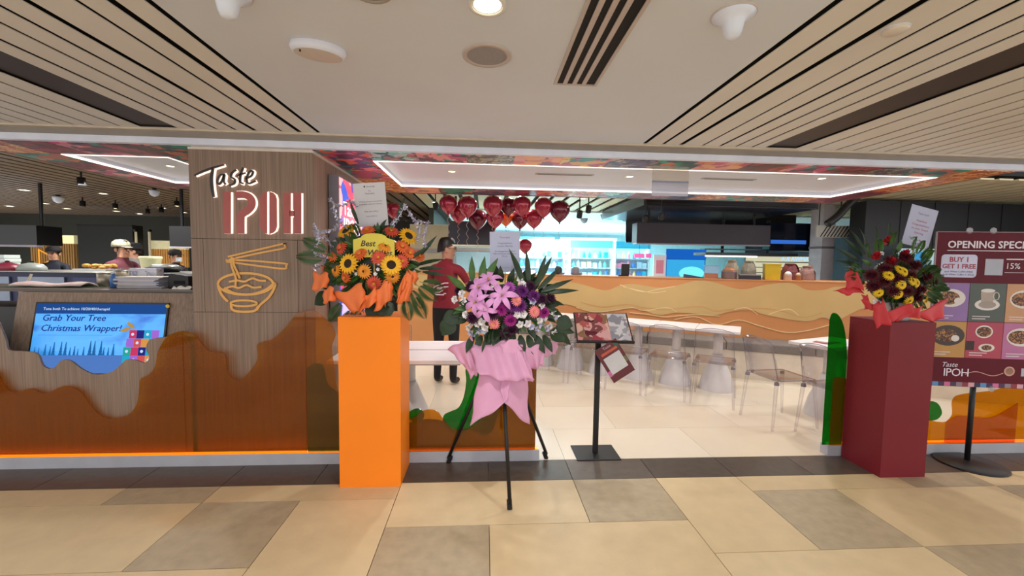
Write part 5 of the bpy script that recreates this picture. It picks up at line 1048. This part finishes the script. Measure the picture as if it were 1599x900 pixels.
for k in range(1, 7): box((-w2 + k * w2 / 3.5, -.008, 0), (-w2 + k * w2 / 3.5 + .02, -.0005, 2.58)).build('seam', M_bk, t)
t, w2, h2 = slab('blue_curtain', 'deep blue cloth hanging between red flowers and poster', 'cloth', 1440, 395, 1492, 470, 5.0, .02, mat('cloth_blue', '1f3f8a', .7))
for ch in list(t.children): bpy.data.objects.remove(ch)
MB().prism([(-w2, 0), (w2, 0), (w2, h2), (w2 * .4, h2), (-w2 * .3, h2 * .55), (-w2, h2 * .1)], 0, .02).build('cloth', mat('cloth_blue', '1f3f8a', .7), t); t.location.z -= .35; 
MB().tube([(w2 * .9, .01, h2), (w2 * .9, .01, -t.location.z)], .015, 8).build('pole', M_bk, t)
t, w2, h2 = slab('lit_sign', 'pale lit upright sign seen beside the tilted card', 'sign', 1405, 388, 1462, 440, 6.4, .05, glow('sign_aqua', 'bfe0e4', .8)); box((-w2 * .2, -.012, h2 * .1), (w2 * .3, -.001, h2 * .9)).build('blue_column', glow('sign_blue', '4aa0d8', .9), t); MB().tube([(0, .1, 0), (0, .1, -t.location.z)], .03, 8).build('post', M_bk, t)
# ---- hanging track spots
for i, (x, y0, y1, Y) in enumerate(((919, 305, 327, 6.0), (1008, 313, 342, 6.4), (1033, 313, 338, 6.2), (905, 315, 335, 5.9), (680, 312, 322, 6.4))):
    p = ay(x, y1, Y); t = thing('track_spotlight', 'small black hanging spotlight, %s' % ('above the right balloons', 'left of two before the dark menu board', 'right of two before the dark menu board', 'tilted beside the rightmost balloon', 'behind the leftmost front balloon')[i], 'spotlight', p, 0, 'hall track spotlights')
    MB().tube([(0, 0, .04), (0, 0, HZ - p.z - .001)], .009, 6).build('rod', M_bk, t); MB().at(Rx(.5)).lathe([(.036, -.05), (.04, -.04), (.04, .05), (.02, .06), (0, .06)], 14, cap=False).build('head', M_bk, t, True); MB().at(Rx(.5)).lathe([(.034, -.045), (0, -.045)], 14, cap=False).build('lens', glow('lamp_lens_8', 'fff2dc', 8), t)
# ---- bright shop at the far back
M_sh = mat('shop_shelf_white', 'd8ecf2', .5); prod = [mat('product_' + c, c, .4, emit=.35) for c in ('3ab4d8', 'e8f4f8', 'f0a8c8', '6ad0c8', 'f4e8a8', '4a8ad8', 'c8e8f0', 'a8d8e8')]  # goods glow faintly, the bright shop light put into their material
lamp('shop_tube_glow', (3.4, 13.5, HZ - .06), 700, (.62, .9, 1), 3.5, 170, shape='RECTANGLE', sy=3.0); lamp('shop_tube_glow', (1.2, 10.8, HZ - .06), 420, (.66, .9, 1), 2.0, 170, shape='RECTANGLE', sy=2.0)
pr_me = {}
for i, m_ in enumerate(prod):
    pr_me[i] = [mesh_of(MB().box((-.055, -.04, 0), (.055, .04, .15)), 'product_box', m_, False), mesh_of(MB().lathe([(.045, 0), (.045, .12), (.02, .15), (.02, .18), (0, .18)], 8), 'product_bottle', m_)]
def gondola(x, Y, w_, label, rows=5, h_=2.0, seed=0, xw=None):
    t = thing('shop_shelf', label, 'shelf', (x, Y, 0), 0, 'shop shelving'); rnd = random.Random(seed)
    box((-w_ / 2, .3, 0), (w_ / 2, .34, h_)).build('back_panel', M_sh, t); box((-w_ / 2, 0, 0), (-w_ / 2 + .03, .3, h_)).build('upright', M_sh, t); box((w_ / 2 - .03, 0, 0), (w_ / 2, .3, h_)).build('upright', M_sh, t)
    box((-w_ / 2, -.02, h_ - .14), (w_ / 2, -.005, h_ + .06)).build('header_board', prod[rnd.choice((0, 3, 5, 1))], t)
    for r in range(rows):
        z = h_ - .42 - r * .27
        if z < .75: break
        box((-w_ / 2 + .031, 0, z - .02), (w_ / 2 - .031, .29, z)).build('shelf_board', M_sh, t); q = -w_ / 2 + .12
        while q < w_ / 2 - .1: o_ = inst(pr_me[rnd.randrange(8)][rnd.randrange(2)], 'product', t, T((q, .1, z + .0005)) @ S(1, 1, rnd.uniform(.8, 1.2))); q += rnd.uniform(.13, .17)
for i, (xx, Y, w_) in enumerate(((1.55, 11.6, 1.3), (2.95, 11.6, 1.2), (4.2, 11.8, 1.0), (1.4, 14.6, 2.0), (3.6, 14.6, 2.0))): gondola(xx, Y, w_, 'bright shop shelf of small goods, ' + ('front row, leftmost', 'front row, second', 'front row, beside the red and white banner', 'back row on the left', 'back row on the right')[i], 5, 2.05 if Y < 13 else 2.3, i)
t, w2, h2 = slab('drinks_display', 'glowing cyan display cabinet with an oval motif behind the ledge', 'display', 1040, 400, 1100, 445, 9.6, .5, mat('display_case_blue', '1f6fc8', .4)); box((-w2 * .95, -.01, h2 * .05), (w2 * .95, -.001, h2 * .88)).build('lit_face', glow('display_cyan', '3fb4f0', .95), t); MB().at(T((w2 * .3, -.012, h2 * .4)), S(1.5, 1, .8), FACE).lathe([(.2, 0), (.2, .006)], 24).build('oval_motif', glow('display_aqua', '7ff4f4', 1.1), t); box((-w2, -.02, h2 * .9), (w2, -.001, h2 * 1.25)).build('header', glow('display_blue', '1f6fd8', .8), t); t.location.z = max(0, t.location.z)
box((-w2, 0, -t.location.z), (w2, .5, -.001)).build('plinth', mat('display_base', '2a3a50', .5), t)
t, w2, h2 = slab('roller_banner', 'white and red roller banner beside the cyan display', 'banner', 1021, 398, 1039, 440, 9.5, .02, mat('banner_white', 'eadfe8', .5, emit=.3)); box((-w2 * .6, -.006, h2 * .3), (w2 * .6, -.0005, h2 * .8)).build('print', mat('banner_pink', 'e08aa0', .5, emit=.3), t); box((-w2, -.05, -t.location.z), (w2, .07, -t.location.z + .06)).build('foot', M_bk, t); box((-.02, .021, -t.location.z), (.02, .03, h2)).build('support', M_bk, t)
for x0, x1, i in ((991, 1006, 0), (1009, 1017, 1)):
    t, w2, h2 = slab('hanging_sign', 'pink hanging shop sign, the %s one' % ('wider left', 'narrower right')[i], 'sign', x0, 396, x1, 403, 10.4, .03, mat('sign_pink', 'f06aa0', .5, emit=.6)); MB().tube([(0, .015, h2), (0, .015, HZ - t.location.z - .05)], .006, 6).build('cord', M_bk, t)
# ---- dark kitchen counter board behind the man
t, w2, h2 = slab('menu_bulkhead', 'black menu board hanging behind the balloons and the man', 'board', 700, 345, 772, 383, 7.4, .3, M_ck); box((-w2, -.012, -.03), (w2, .2, -.001)).build('light_edge', mat('bulkhead_cream', 'cfc8a8', .5), t)
for x in (-w2 * .7, w2 * .7): MB().tube([(x, .1, h2), (x, .1, HZ - t.location.z - .001)], .02, 8).build('hanger', M_bk, t)
t, w2, h2 = slab('glass_display', 'glass food display case with a steel frame behind the man', 'display', 708, 392, 772, 440, 7.7, .5, acrylic('case_glass', (.9, .93, .95), (.6, .62, .62), .35))
for x in (-w2, w2 - .03): box((x, -.012, 0), (x + .03, -.001, h2)).build('frame_post', mat('steel', 'b8b8b4', .3, .8), t)
box((-w2, -.014, h2), (w2, .5, h2 + .06)).build('top_rail', mat('steel', 'b8b8b4', .3, .8), t); box((-w2, 0, -t.location.z), (w2, .5, -.001)).build('cabinet', mat('cabinet_cream', 'd0c8ae', .5), t)
for k in range(4): MB().lathe([(.07, 0), (.09, .05), (.08, .05), (.0, .01)], 12, (-w2 + .15 + k * .2, .25, .08)).build('food_dish', mat('dish_white', 'd8d2d0', .35), t, True)
t, w2, h2 = slab('cream_cabinet', 'cream wall cabinet behind the tinsel of the sunflower arrangement', 'cabinet', 640, 350, 700, 450, 8.4, .4, mat('cabinet_cream', 'd0c8ae', .5)); box((-w2, -.012, h2 * .55), (w2, -.001, h2 * .62)).build('shelf_edge', mat('steel', 'b8b8b4', .3, .8), t); box((-w2, 0, -t.location.z), (w2, .4, -.001)).build('base', mat('cabinet_cream', 'd0c8ae', .5), t)
# ================================================================ HALL BEHIND, LEFT (food stalls)
KY = 6.2
def stall(name, label, cat, x0, y0, x1, y1, Y, dep, m, hang=False, ground=False):
    t, w2, h2 = slab(name, label, cat, x0, y0, x1, y1, Y, dep, m)
    if hang:
        for x in (-w2 * .8, w2 * .8): MB().tube([(x, dep / 2, h2), (x, dep / 2, HZ - t.location.z - .001)], .025, 8).build('hanger', M_bk, t)
    if ground: box((-w2, 0, -t.location.z), (w2, dep, -.001)).build('base', m, t)
    return t, w2, h2
t, w2, h2 = stall('hanging_menu_box', 'big black hanging menu box at the far left', 'board', -60, 350, 58, 383, 7.0, .4, mat('box_black', '0e0e10', .4), True); box((-w2, -.01, -.03), (w2, .1, -.001)).build('light_edge', mat('bulkhead_edge', '9a94a4', .5), t)
t, w2, h2 = stall('hanging_menu_box', 'black hanging menu box beside the sign wall', 'board', 264, 353, 330, 386, 7.0, .4, mat('box_black', '0e0e10', .4), True); box((-w2, -.01, -.02), (w2, .1, -.001)).build('light_edge', mat('bulkhead_edge', '9a94a4', .5), t)
t, w2, h2 = stall('black_partition', 'tall black partition behind the man in the pale cap', 'partition', 120, 350, 210, 440, 10.2, .3, mat('partition_black', '171a17', .5), ground=True); box((-w2, -.012, h2 * .97), (w2, -.001, h2)).build('edge', M_bk, t)
for x, lab in ((212, 'left'), (233, 'right')):
    t, w2, h2 = stall('lit_post', 'thin lit frame post behind the mask wearing worker, the %s one' % lab, 'post', x - 2, 362, x + 1, 425, 9.6, .06, mat('post_cream', 'd0c6a8', .5, emit=.25), ground=True)
    box((-w2 - .02, -.01, h2), (w2 + .02, .07, h2 + .05)).build('cap', M_bk, t)
def slat_wall(label, x0, y0, x1, y1, Y, c, n):
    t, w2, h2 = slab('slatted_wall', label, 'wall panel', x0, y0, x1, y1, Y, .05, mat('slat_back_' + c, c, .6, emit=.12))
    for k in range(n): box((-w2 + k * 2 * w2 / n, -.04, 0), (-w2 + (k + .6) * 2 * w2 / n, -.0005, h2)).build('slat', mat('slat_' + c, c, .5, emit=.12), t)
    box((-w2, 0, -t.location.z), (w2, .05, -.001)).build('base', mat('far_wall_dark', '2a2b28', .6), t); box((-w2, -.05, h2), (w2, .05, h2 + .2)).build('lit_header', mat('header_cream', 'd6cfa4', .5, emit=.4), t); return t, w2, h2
t, w2, h2 = slat_wall('tan slatted wall of the stall at the far left', 50, 380, 121, 420, 10.6, '9a7440', 18); box((w2 * .45, -.09, h2 + .02), (w2 * .98, -.051, h2 + .18)).build('lit_sign', glow('sign_yellow', 'fff0a0', 1.6), t)
MB().at(T((-w2 * .35, -.06, h2 * .42)), FACE).lathe([(.2, 0), (.2, .02), (.24, .02), (.24, 0)], 3, cap=False).build('flame_emblem', glow('emblem_amber', 'ffb040', 1.0), t)
slat_wall('orange slatted wall of the stall beside the sign wall', 235, 389, 294, 418, 10.6, 'd09a50', 16)
t, w2, h2 = stall('steel_worktop', 'steel kitchen worktop with blue panels behind the counter', 'worktop', -80, 423, 300, 428, 5.4, .9, mat('steel', 'b8b8b4', .3, .8)); box((-w2, .05, -t.location.z), (w2, .85, -.001)).build('cabinet', mat('kitchen_navy', '1a2048', .5), t)
for k in range(5): box((-w2 + .1 + k * .62, .03, -.55), (-w2 + .62 + k * .62, .049, -.06)).build('door', mat('kitchen_steel_blue', '7a8496', .35, .3) if k < 2 else mat('kitchen_navy2', '20285a', .4), t)
KZ = t.location.z + h2
def onK(x, Y=5.75): p = ay(x, 420, Y); return (p.x, Y, KZ + .001)
for x, lab, c in ((12, 'maroon covered dome on the steel worktop at the far left', '7a2034'), (50, 'grey covered dome on the steel worktop', '8a908a')):
    t = thing('food_cover', lab, 'cover', onK(x)); MB().lathe([(.14, 0), (.135, .04), (.1, .08), (.03, .1), (0, .1)], 18).build('dome', mat('cover_' + c, c, .4), t, True); MB().lathe([(.02, .1), (.022, .12), (0, .125)], 8).build('knob', M_bk, t)
t = thing('food_tray', 'tray heaped with golden fried food left of the man in the pale cap', 'tray', onK(152, 5.9)); box((-.2, -.12, 0), (.2, .12, .03)).build('tray', mat('steel', 'b8b8b4', .3, .8), t); rnd = random.Random(3)
for k in range(26): MB().at(T((rnd.uniform(-.17, .17), rnd.uniform(-.1, .1), .045 + rnd.uniform(0, .035))), Rz(rnd.random() * 6)).ball((0, 0, 0), (.045, .025, .02), 8, 6).build('fried_piece', mat('fried_gold', 'c8923a', .6, 0, .25, 40), t, True)
t = thing('paper_stack', 'bright white stack of boxes at the far left of the hall', 'boxes', onK(4, 6.15))
for k in range(4): box((-.14, -.1, k * .05), (.14 - .01 * (k % 2), .1, k * .05 + .045)).build('box', mat('box_white', 'd0dcd8', .6), t)
t = thing('food_pan', 'black and silver pan on the steel worktop beside the sign wall', 'pan', onK(258, 5.8)); MB().lathe([(.14, 0), (.2, .05), (.21, .06), (.19, .06), (.13, .01), (0, .01)], 20).build('pan', M_bk, t, True); MB().lathe([(.185, .061), (.12, .1), (0, .11)], 18).build('lid', mat('steel', 'b8b8b4', .3, .8), t, True)
t = thing('cream_tub', 'cream tub on the steel worktop behind the mask wearing worker', 'tub', onK(236, 6.1)); MB().lathe([(.1, 0), (.12, .16), (.13, .17), (.13, .19), (0, .19)], 16).build('tub', mat('tub_cream', 'd8d6a8', .5), t, True); MB().lathe([(.13, .191), (.12, .205), (0, .206)], 16).build('lid', mat('tub_lid', 'e4e0c0', .5), t)
# workers
M_mr = mat('maroon_uniform', '5a2430', .8, 0, .08, 20); arms = (((.06, -.1, -.25), (-.02, -.34, -.24)), ((-.06, -.1, -.25), (.02, -.34, -.24)))
p = ay(190, 395, 6.75); person('worker in maroon uniform and pale cap looking right behind the counter', (p.x, 6.75, 0), math.radians(70), 1.7, M_mr, M_blk, *arms, head=math.radians(10), cap=mat('cap_pale', '9a9680', .7), apron=mat('apron_wine', '3a1218', .8))
p = ay(210, 400, 7.6); person('worker in grey behind the maroon worker, leaning at the stall', (p.x, 7.6, 0), math.radians(-60), 1.68, mat('grey_shirt', '8a8686', .8), M_blk, *arms, mask=True, cap=M_blk)
p = ay(84, 400, 8.2); person('worker in black cap and dark shirt before the tan slatted wall', (p.x, 8.2, 0), math.radians(20), 1.62, mat('navy_shirt', '1e2230', .8), M_blk, *arms, cap=M_blk)
p = ay(274, 404, 8.4); person('worker in black cap and black shirt looking right beside the sign wall', (p.x, 8.4, 0), math.radians(80), 1.6, mat('black_shirt', '1c1c20', .8), M_blk, *arms, cap=M_blk, mask=True)
# dome sensors and spots under the dark ceiling
for i, (x, y, Y, k) in enumerate(((127, 252, 4.95, 1.2), (91, 311, 6.5, 1.0), (241, 301, 5.9, 1.0), (1286, 331, 6.3, 1.0), (944, 338, 8.2, 1.0), (975, 340, 8.2, 1.0), (912, 344, 9.0, .9))):
    p = ay(x, y, Y) if i == 0 else az(x, y, HZ - .07); zt = SZ if i == 0 else HZ; t = thing('ceiling_sensor', 'small pale dome sensor, ' + ('under the mural corner above the counter', 'under the dark planks at the far left', 'under the dark planks near the sign wall', 'beside the black duct', 'left of two above the bright shop', 'right of two above the bright shop', 'farthest above the bright shop')[i], 'sensor', (p.x, p.y, zt), 0, 'hall dome sensors'); k *= .075 if i == 0 else .0075 * p.y * 1.3
    dz = zt - p.z; MB().lathe([(k * .4, 0), (k * .4, -max(.01, dz - k * .6))], 12).build('stem', M_bk if i else M_cone, t); MB().lathe([(k, -dz + k * .5), (k * 1.02, -dz + k * .2), (k * .8, -dz - k * .5), (k * .4, -dz - k * .85), (0, -dz - k * .95)], 20).build('dome', M_cone if i < 3 else mat('dome_grey', '8a8a92', .4), t, True)
for i, (x, y, Y) in enumerate(((127, 283, 6.0), (129, 318, 7.0), (231, 330, 8.0), (276, 318, 6.6), (180, 322, 7.6), (252, 328, 7.2))):
    p = az(x, y, HZ - .12); t = thing('track_spotlight', 'black ceiling spotlight under the dark planks, ' + ('nearest the counter', 'second behind the counter', 'farthest near the sign wall', 'next to the sign wall', 'lit, above the black partition', 'small one left of the sign wall')[i], 'spotlight', p, 0, 'stall track spotlights')
    MB().tube([(0, 0, .03), (0, 0, HZ - p.z - .001)], .012, 6).build('rod', M_bk, t); MB().lathe([(.045, -.05), (.045, .05), (0, .055)], 14, cap=False).build('head', M_bk, t, True); MB().lathe([(.04, -.045), (0, -.045)], 14, cap=False).build('lens', glow('lamp_lens_8', 'fff2dc', 8) if i >= 3 and i != 5 else M_bk, t)
for i, (x, y) in enumerate(((38, 297), (105, 326), (182, 330), (253, 325), (287, 332), (70, 318), (15, 322), (218, 334))):
    p = az(x, y, HZ); downlight(p.x, p.y, HZ, 'lit downlight in the dark planks, ' + ('at the far left', 'second from the far left', 'above the black partition', 'left of the sign wall', 'closest to the sign wall', 'between first and second from the left', 'low at the far left edge', 'between the lit posts')[i], .07, 8, 'stall downlights')
# ---- clutter on the counter top
CT = 1.246
def onC(x, Y=3.6): p = ay(x, 452, Y); return (p.x, Y, CT)
t = thing('cloth_bundle', 'long flat cream and pink folded cloth on the left of the counter top', 'cloth', onC(86, 3.58)); MB().grid(lambda u, v: ((u - .5) * .52, (v - .5) * .16, .004 + .028 * math.sin(PI * min(1, .1 + v * .9)) * (1 + .3 * math.sin(9 * u))), 16, 6).build('cloth', palette('cloth_cream_pink', ('d8d0c4', 'e8c8c4', 'd0c0b8', 'e8b8b8'), 5, .8, 0, 'NOISE'), t, True, solid=.01)
box((-.3, -.1, 0), (.3, .1, .003)).build('green_mat', mat('mat_green', '2f4a2c', .7), t)
t = thing('white_rod', 'thin pale rod leaning at the left of the counter top', 'rod', onC(40, 3.55)); MB().tube([(0, 0, .004), (.02, .03, .1)], .008, 8).build('rod', mat('rod_pale', 'c9bfae', .6), t); MB().lathe([(.012, 0), (.012, .006)], 8).build('rubber_end', M_bk, t)
for x, Y, r, h, c, lab in ((163, 3.72, .045, .11, 'a8a292', 'pale metal can on the counter top, left of the blue bottle'), (191, 3.82, .055, .13, 'b0a590', 'tall metal can on the counter top right of the blue bottle')):
    t = thing('metal_can', lab, 'can', onC(x, Y)); MB().lathe([(r, 0), (r, h), (r * .92, h), (r * .92, .01), (0, .01)], 20).build('can', mat('can_' + c, c, .35, .5), t, True); MB().tube([(r * math.cos(q / 20 * 2 * PI), r * math.sin(q / 20 * 2 * PI), h) for q in range(20)], .004, 5, True).build('rim', mat('steel', 'b8b8b4', .3, .8), t)
t = thing('water_bottle', 'blue bottle between two metal cans on the counter top', 'bottle', onC(178, 3.58)); MB().lathe([(.025, 0), (.026, .08), (.012, .1), (.012, .11), (0, .11)], 14).build('bottle', mat('bottle_blue', '4a78b8', .3), t, True); MB().lathe([(.014, .1105), (.014, .125), (0, .125)], 10).build('cap', mat('cap_white', 'd0d4dc', .4), t)
t = thing('magazine_pile', 'messy pile of white papers and magazines on the counter top', 'papers', onC(232, 3.62)); rnd = random.Random(5)
for k in range(12): MB().at(Rz(rnd.uniform(-.12, .12))).box((-.17 + rnd.uniform(-.02, .02), -.1, k * .0075), (.15 + rnd.uniform(-.03, .03), .1, k * .0075 + .007)).build('sheet', mat('paper_%d' % (k % 4), ('d4d2e0', 'c4bdb6', 'b6bcd6', 'cfc8c0')[k % 4], .7), t)
t = thing('printed_box', 'grey printed carton behind the paper pile on the counter top', 'carton', onC(232, 3.82)); box((-.12, -.04, 0), (.1, .04, .15)).build('carton', palette('carton_print', ('c4c6d2', '9aa0b4', 'd8d8de', 'b0b2c4'), 24, .6), t); box((-.12, -.041, .13), (.1, -.0401, .148)).build('flap', mat('paper_0', 'd4d2e0', .7), t)
t = thing('black_printer', 'dark receipt printer at the right end of the counter top', 'printer', onC(288, 3.64)); MB().prism([(-.08, 0), (.08, 0), (.08, .1), (-.06, .12), (-.08, .08)], -.07, .07).build('body', mat('printer_black', '1c1b1c', .5), t, bevel=.004); box((-.03, -.075, .03), (.05, -.0705, .06)).build('paper_slot', M_black, t)
t = thing('crumpled_tissue', 'crumpled white tissue before the dark receipt printer', 'tissue', onC(288, 3.45)); MB().grid(lambda u, v: ((u - .5) * .14, (v - .5) * .08, .003 + .025 * abs(math.sin(7 * u + 5 * v)) * math.sin(PI * v)), 10, 6).build('tissue', mat('tissue_white', 'd8d4cc', .8), t, False, solid=.002)
box((-.05, -.03, 0), (.05, .03, .0015)).build('wrapper', mat('paper_1', 'c4bdb6', .7), t)
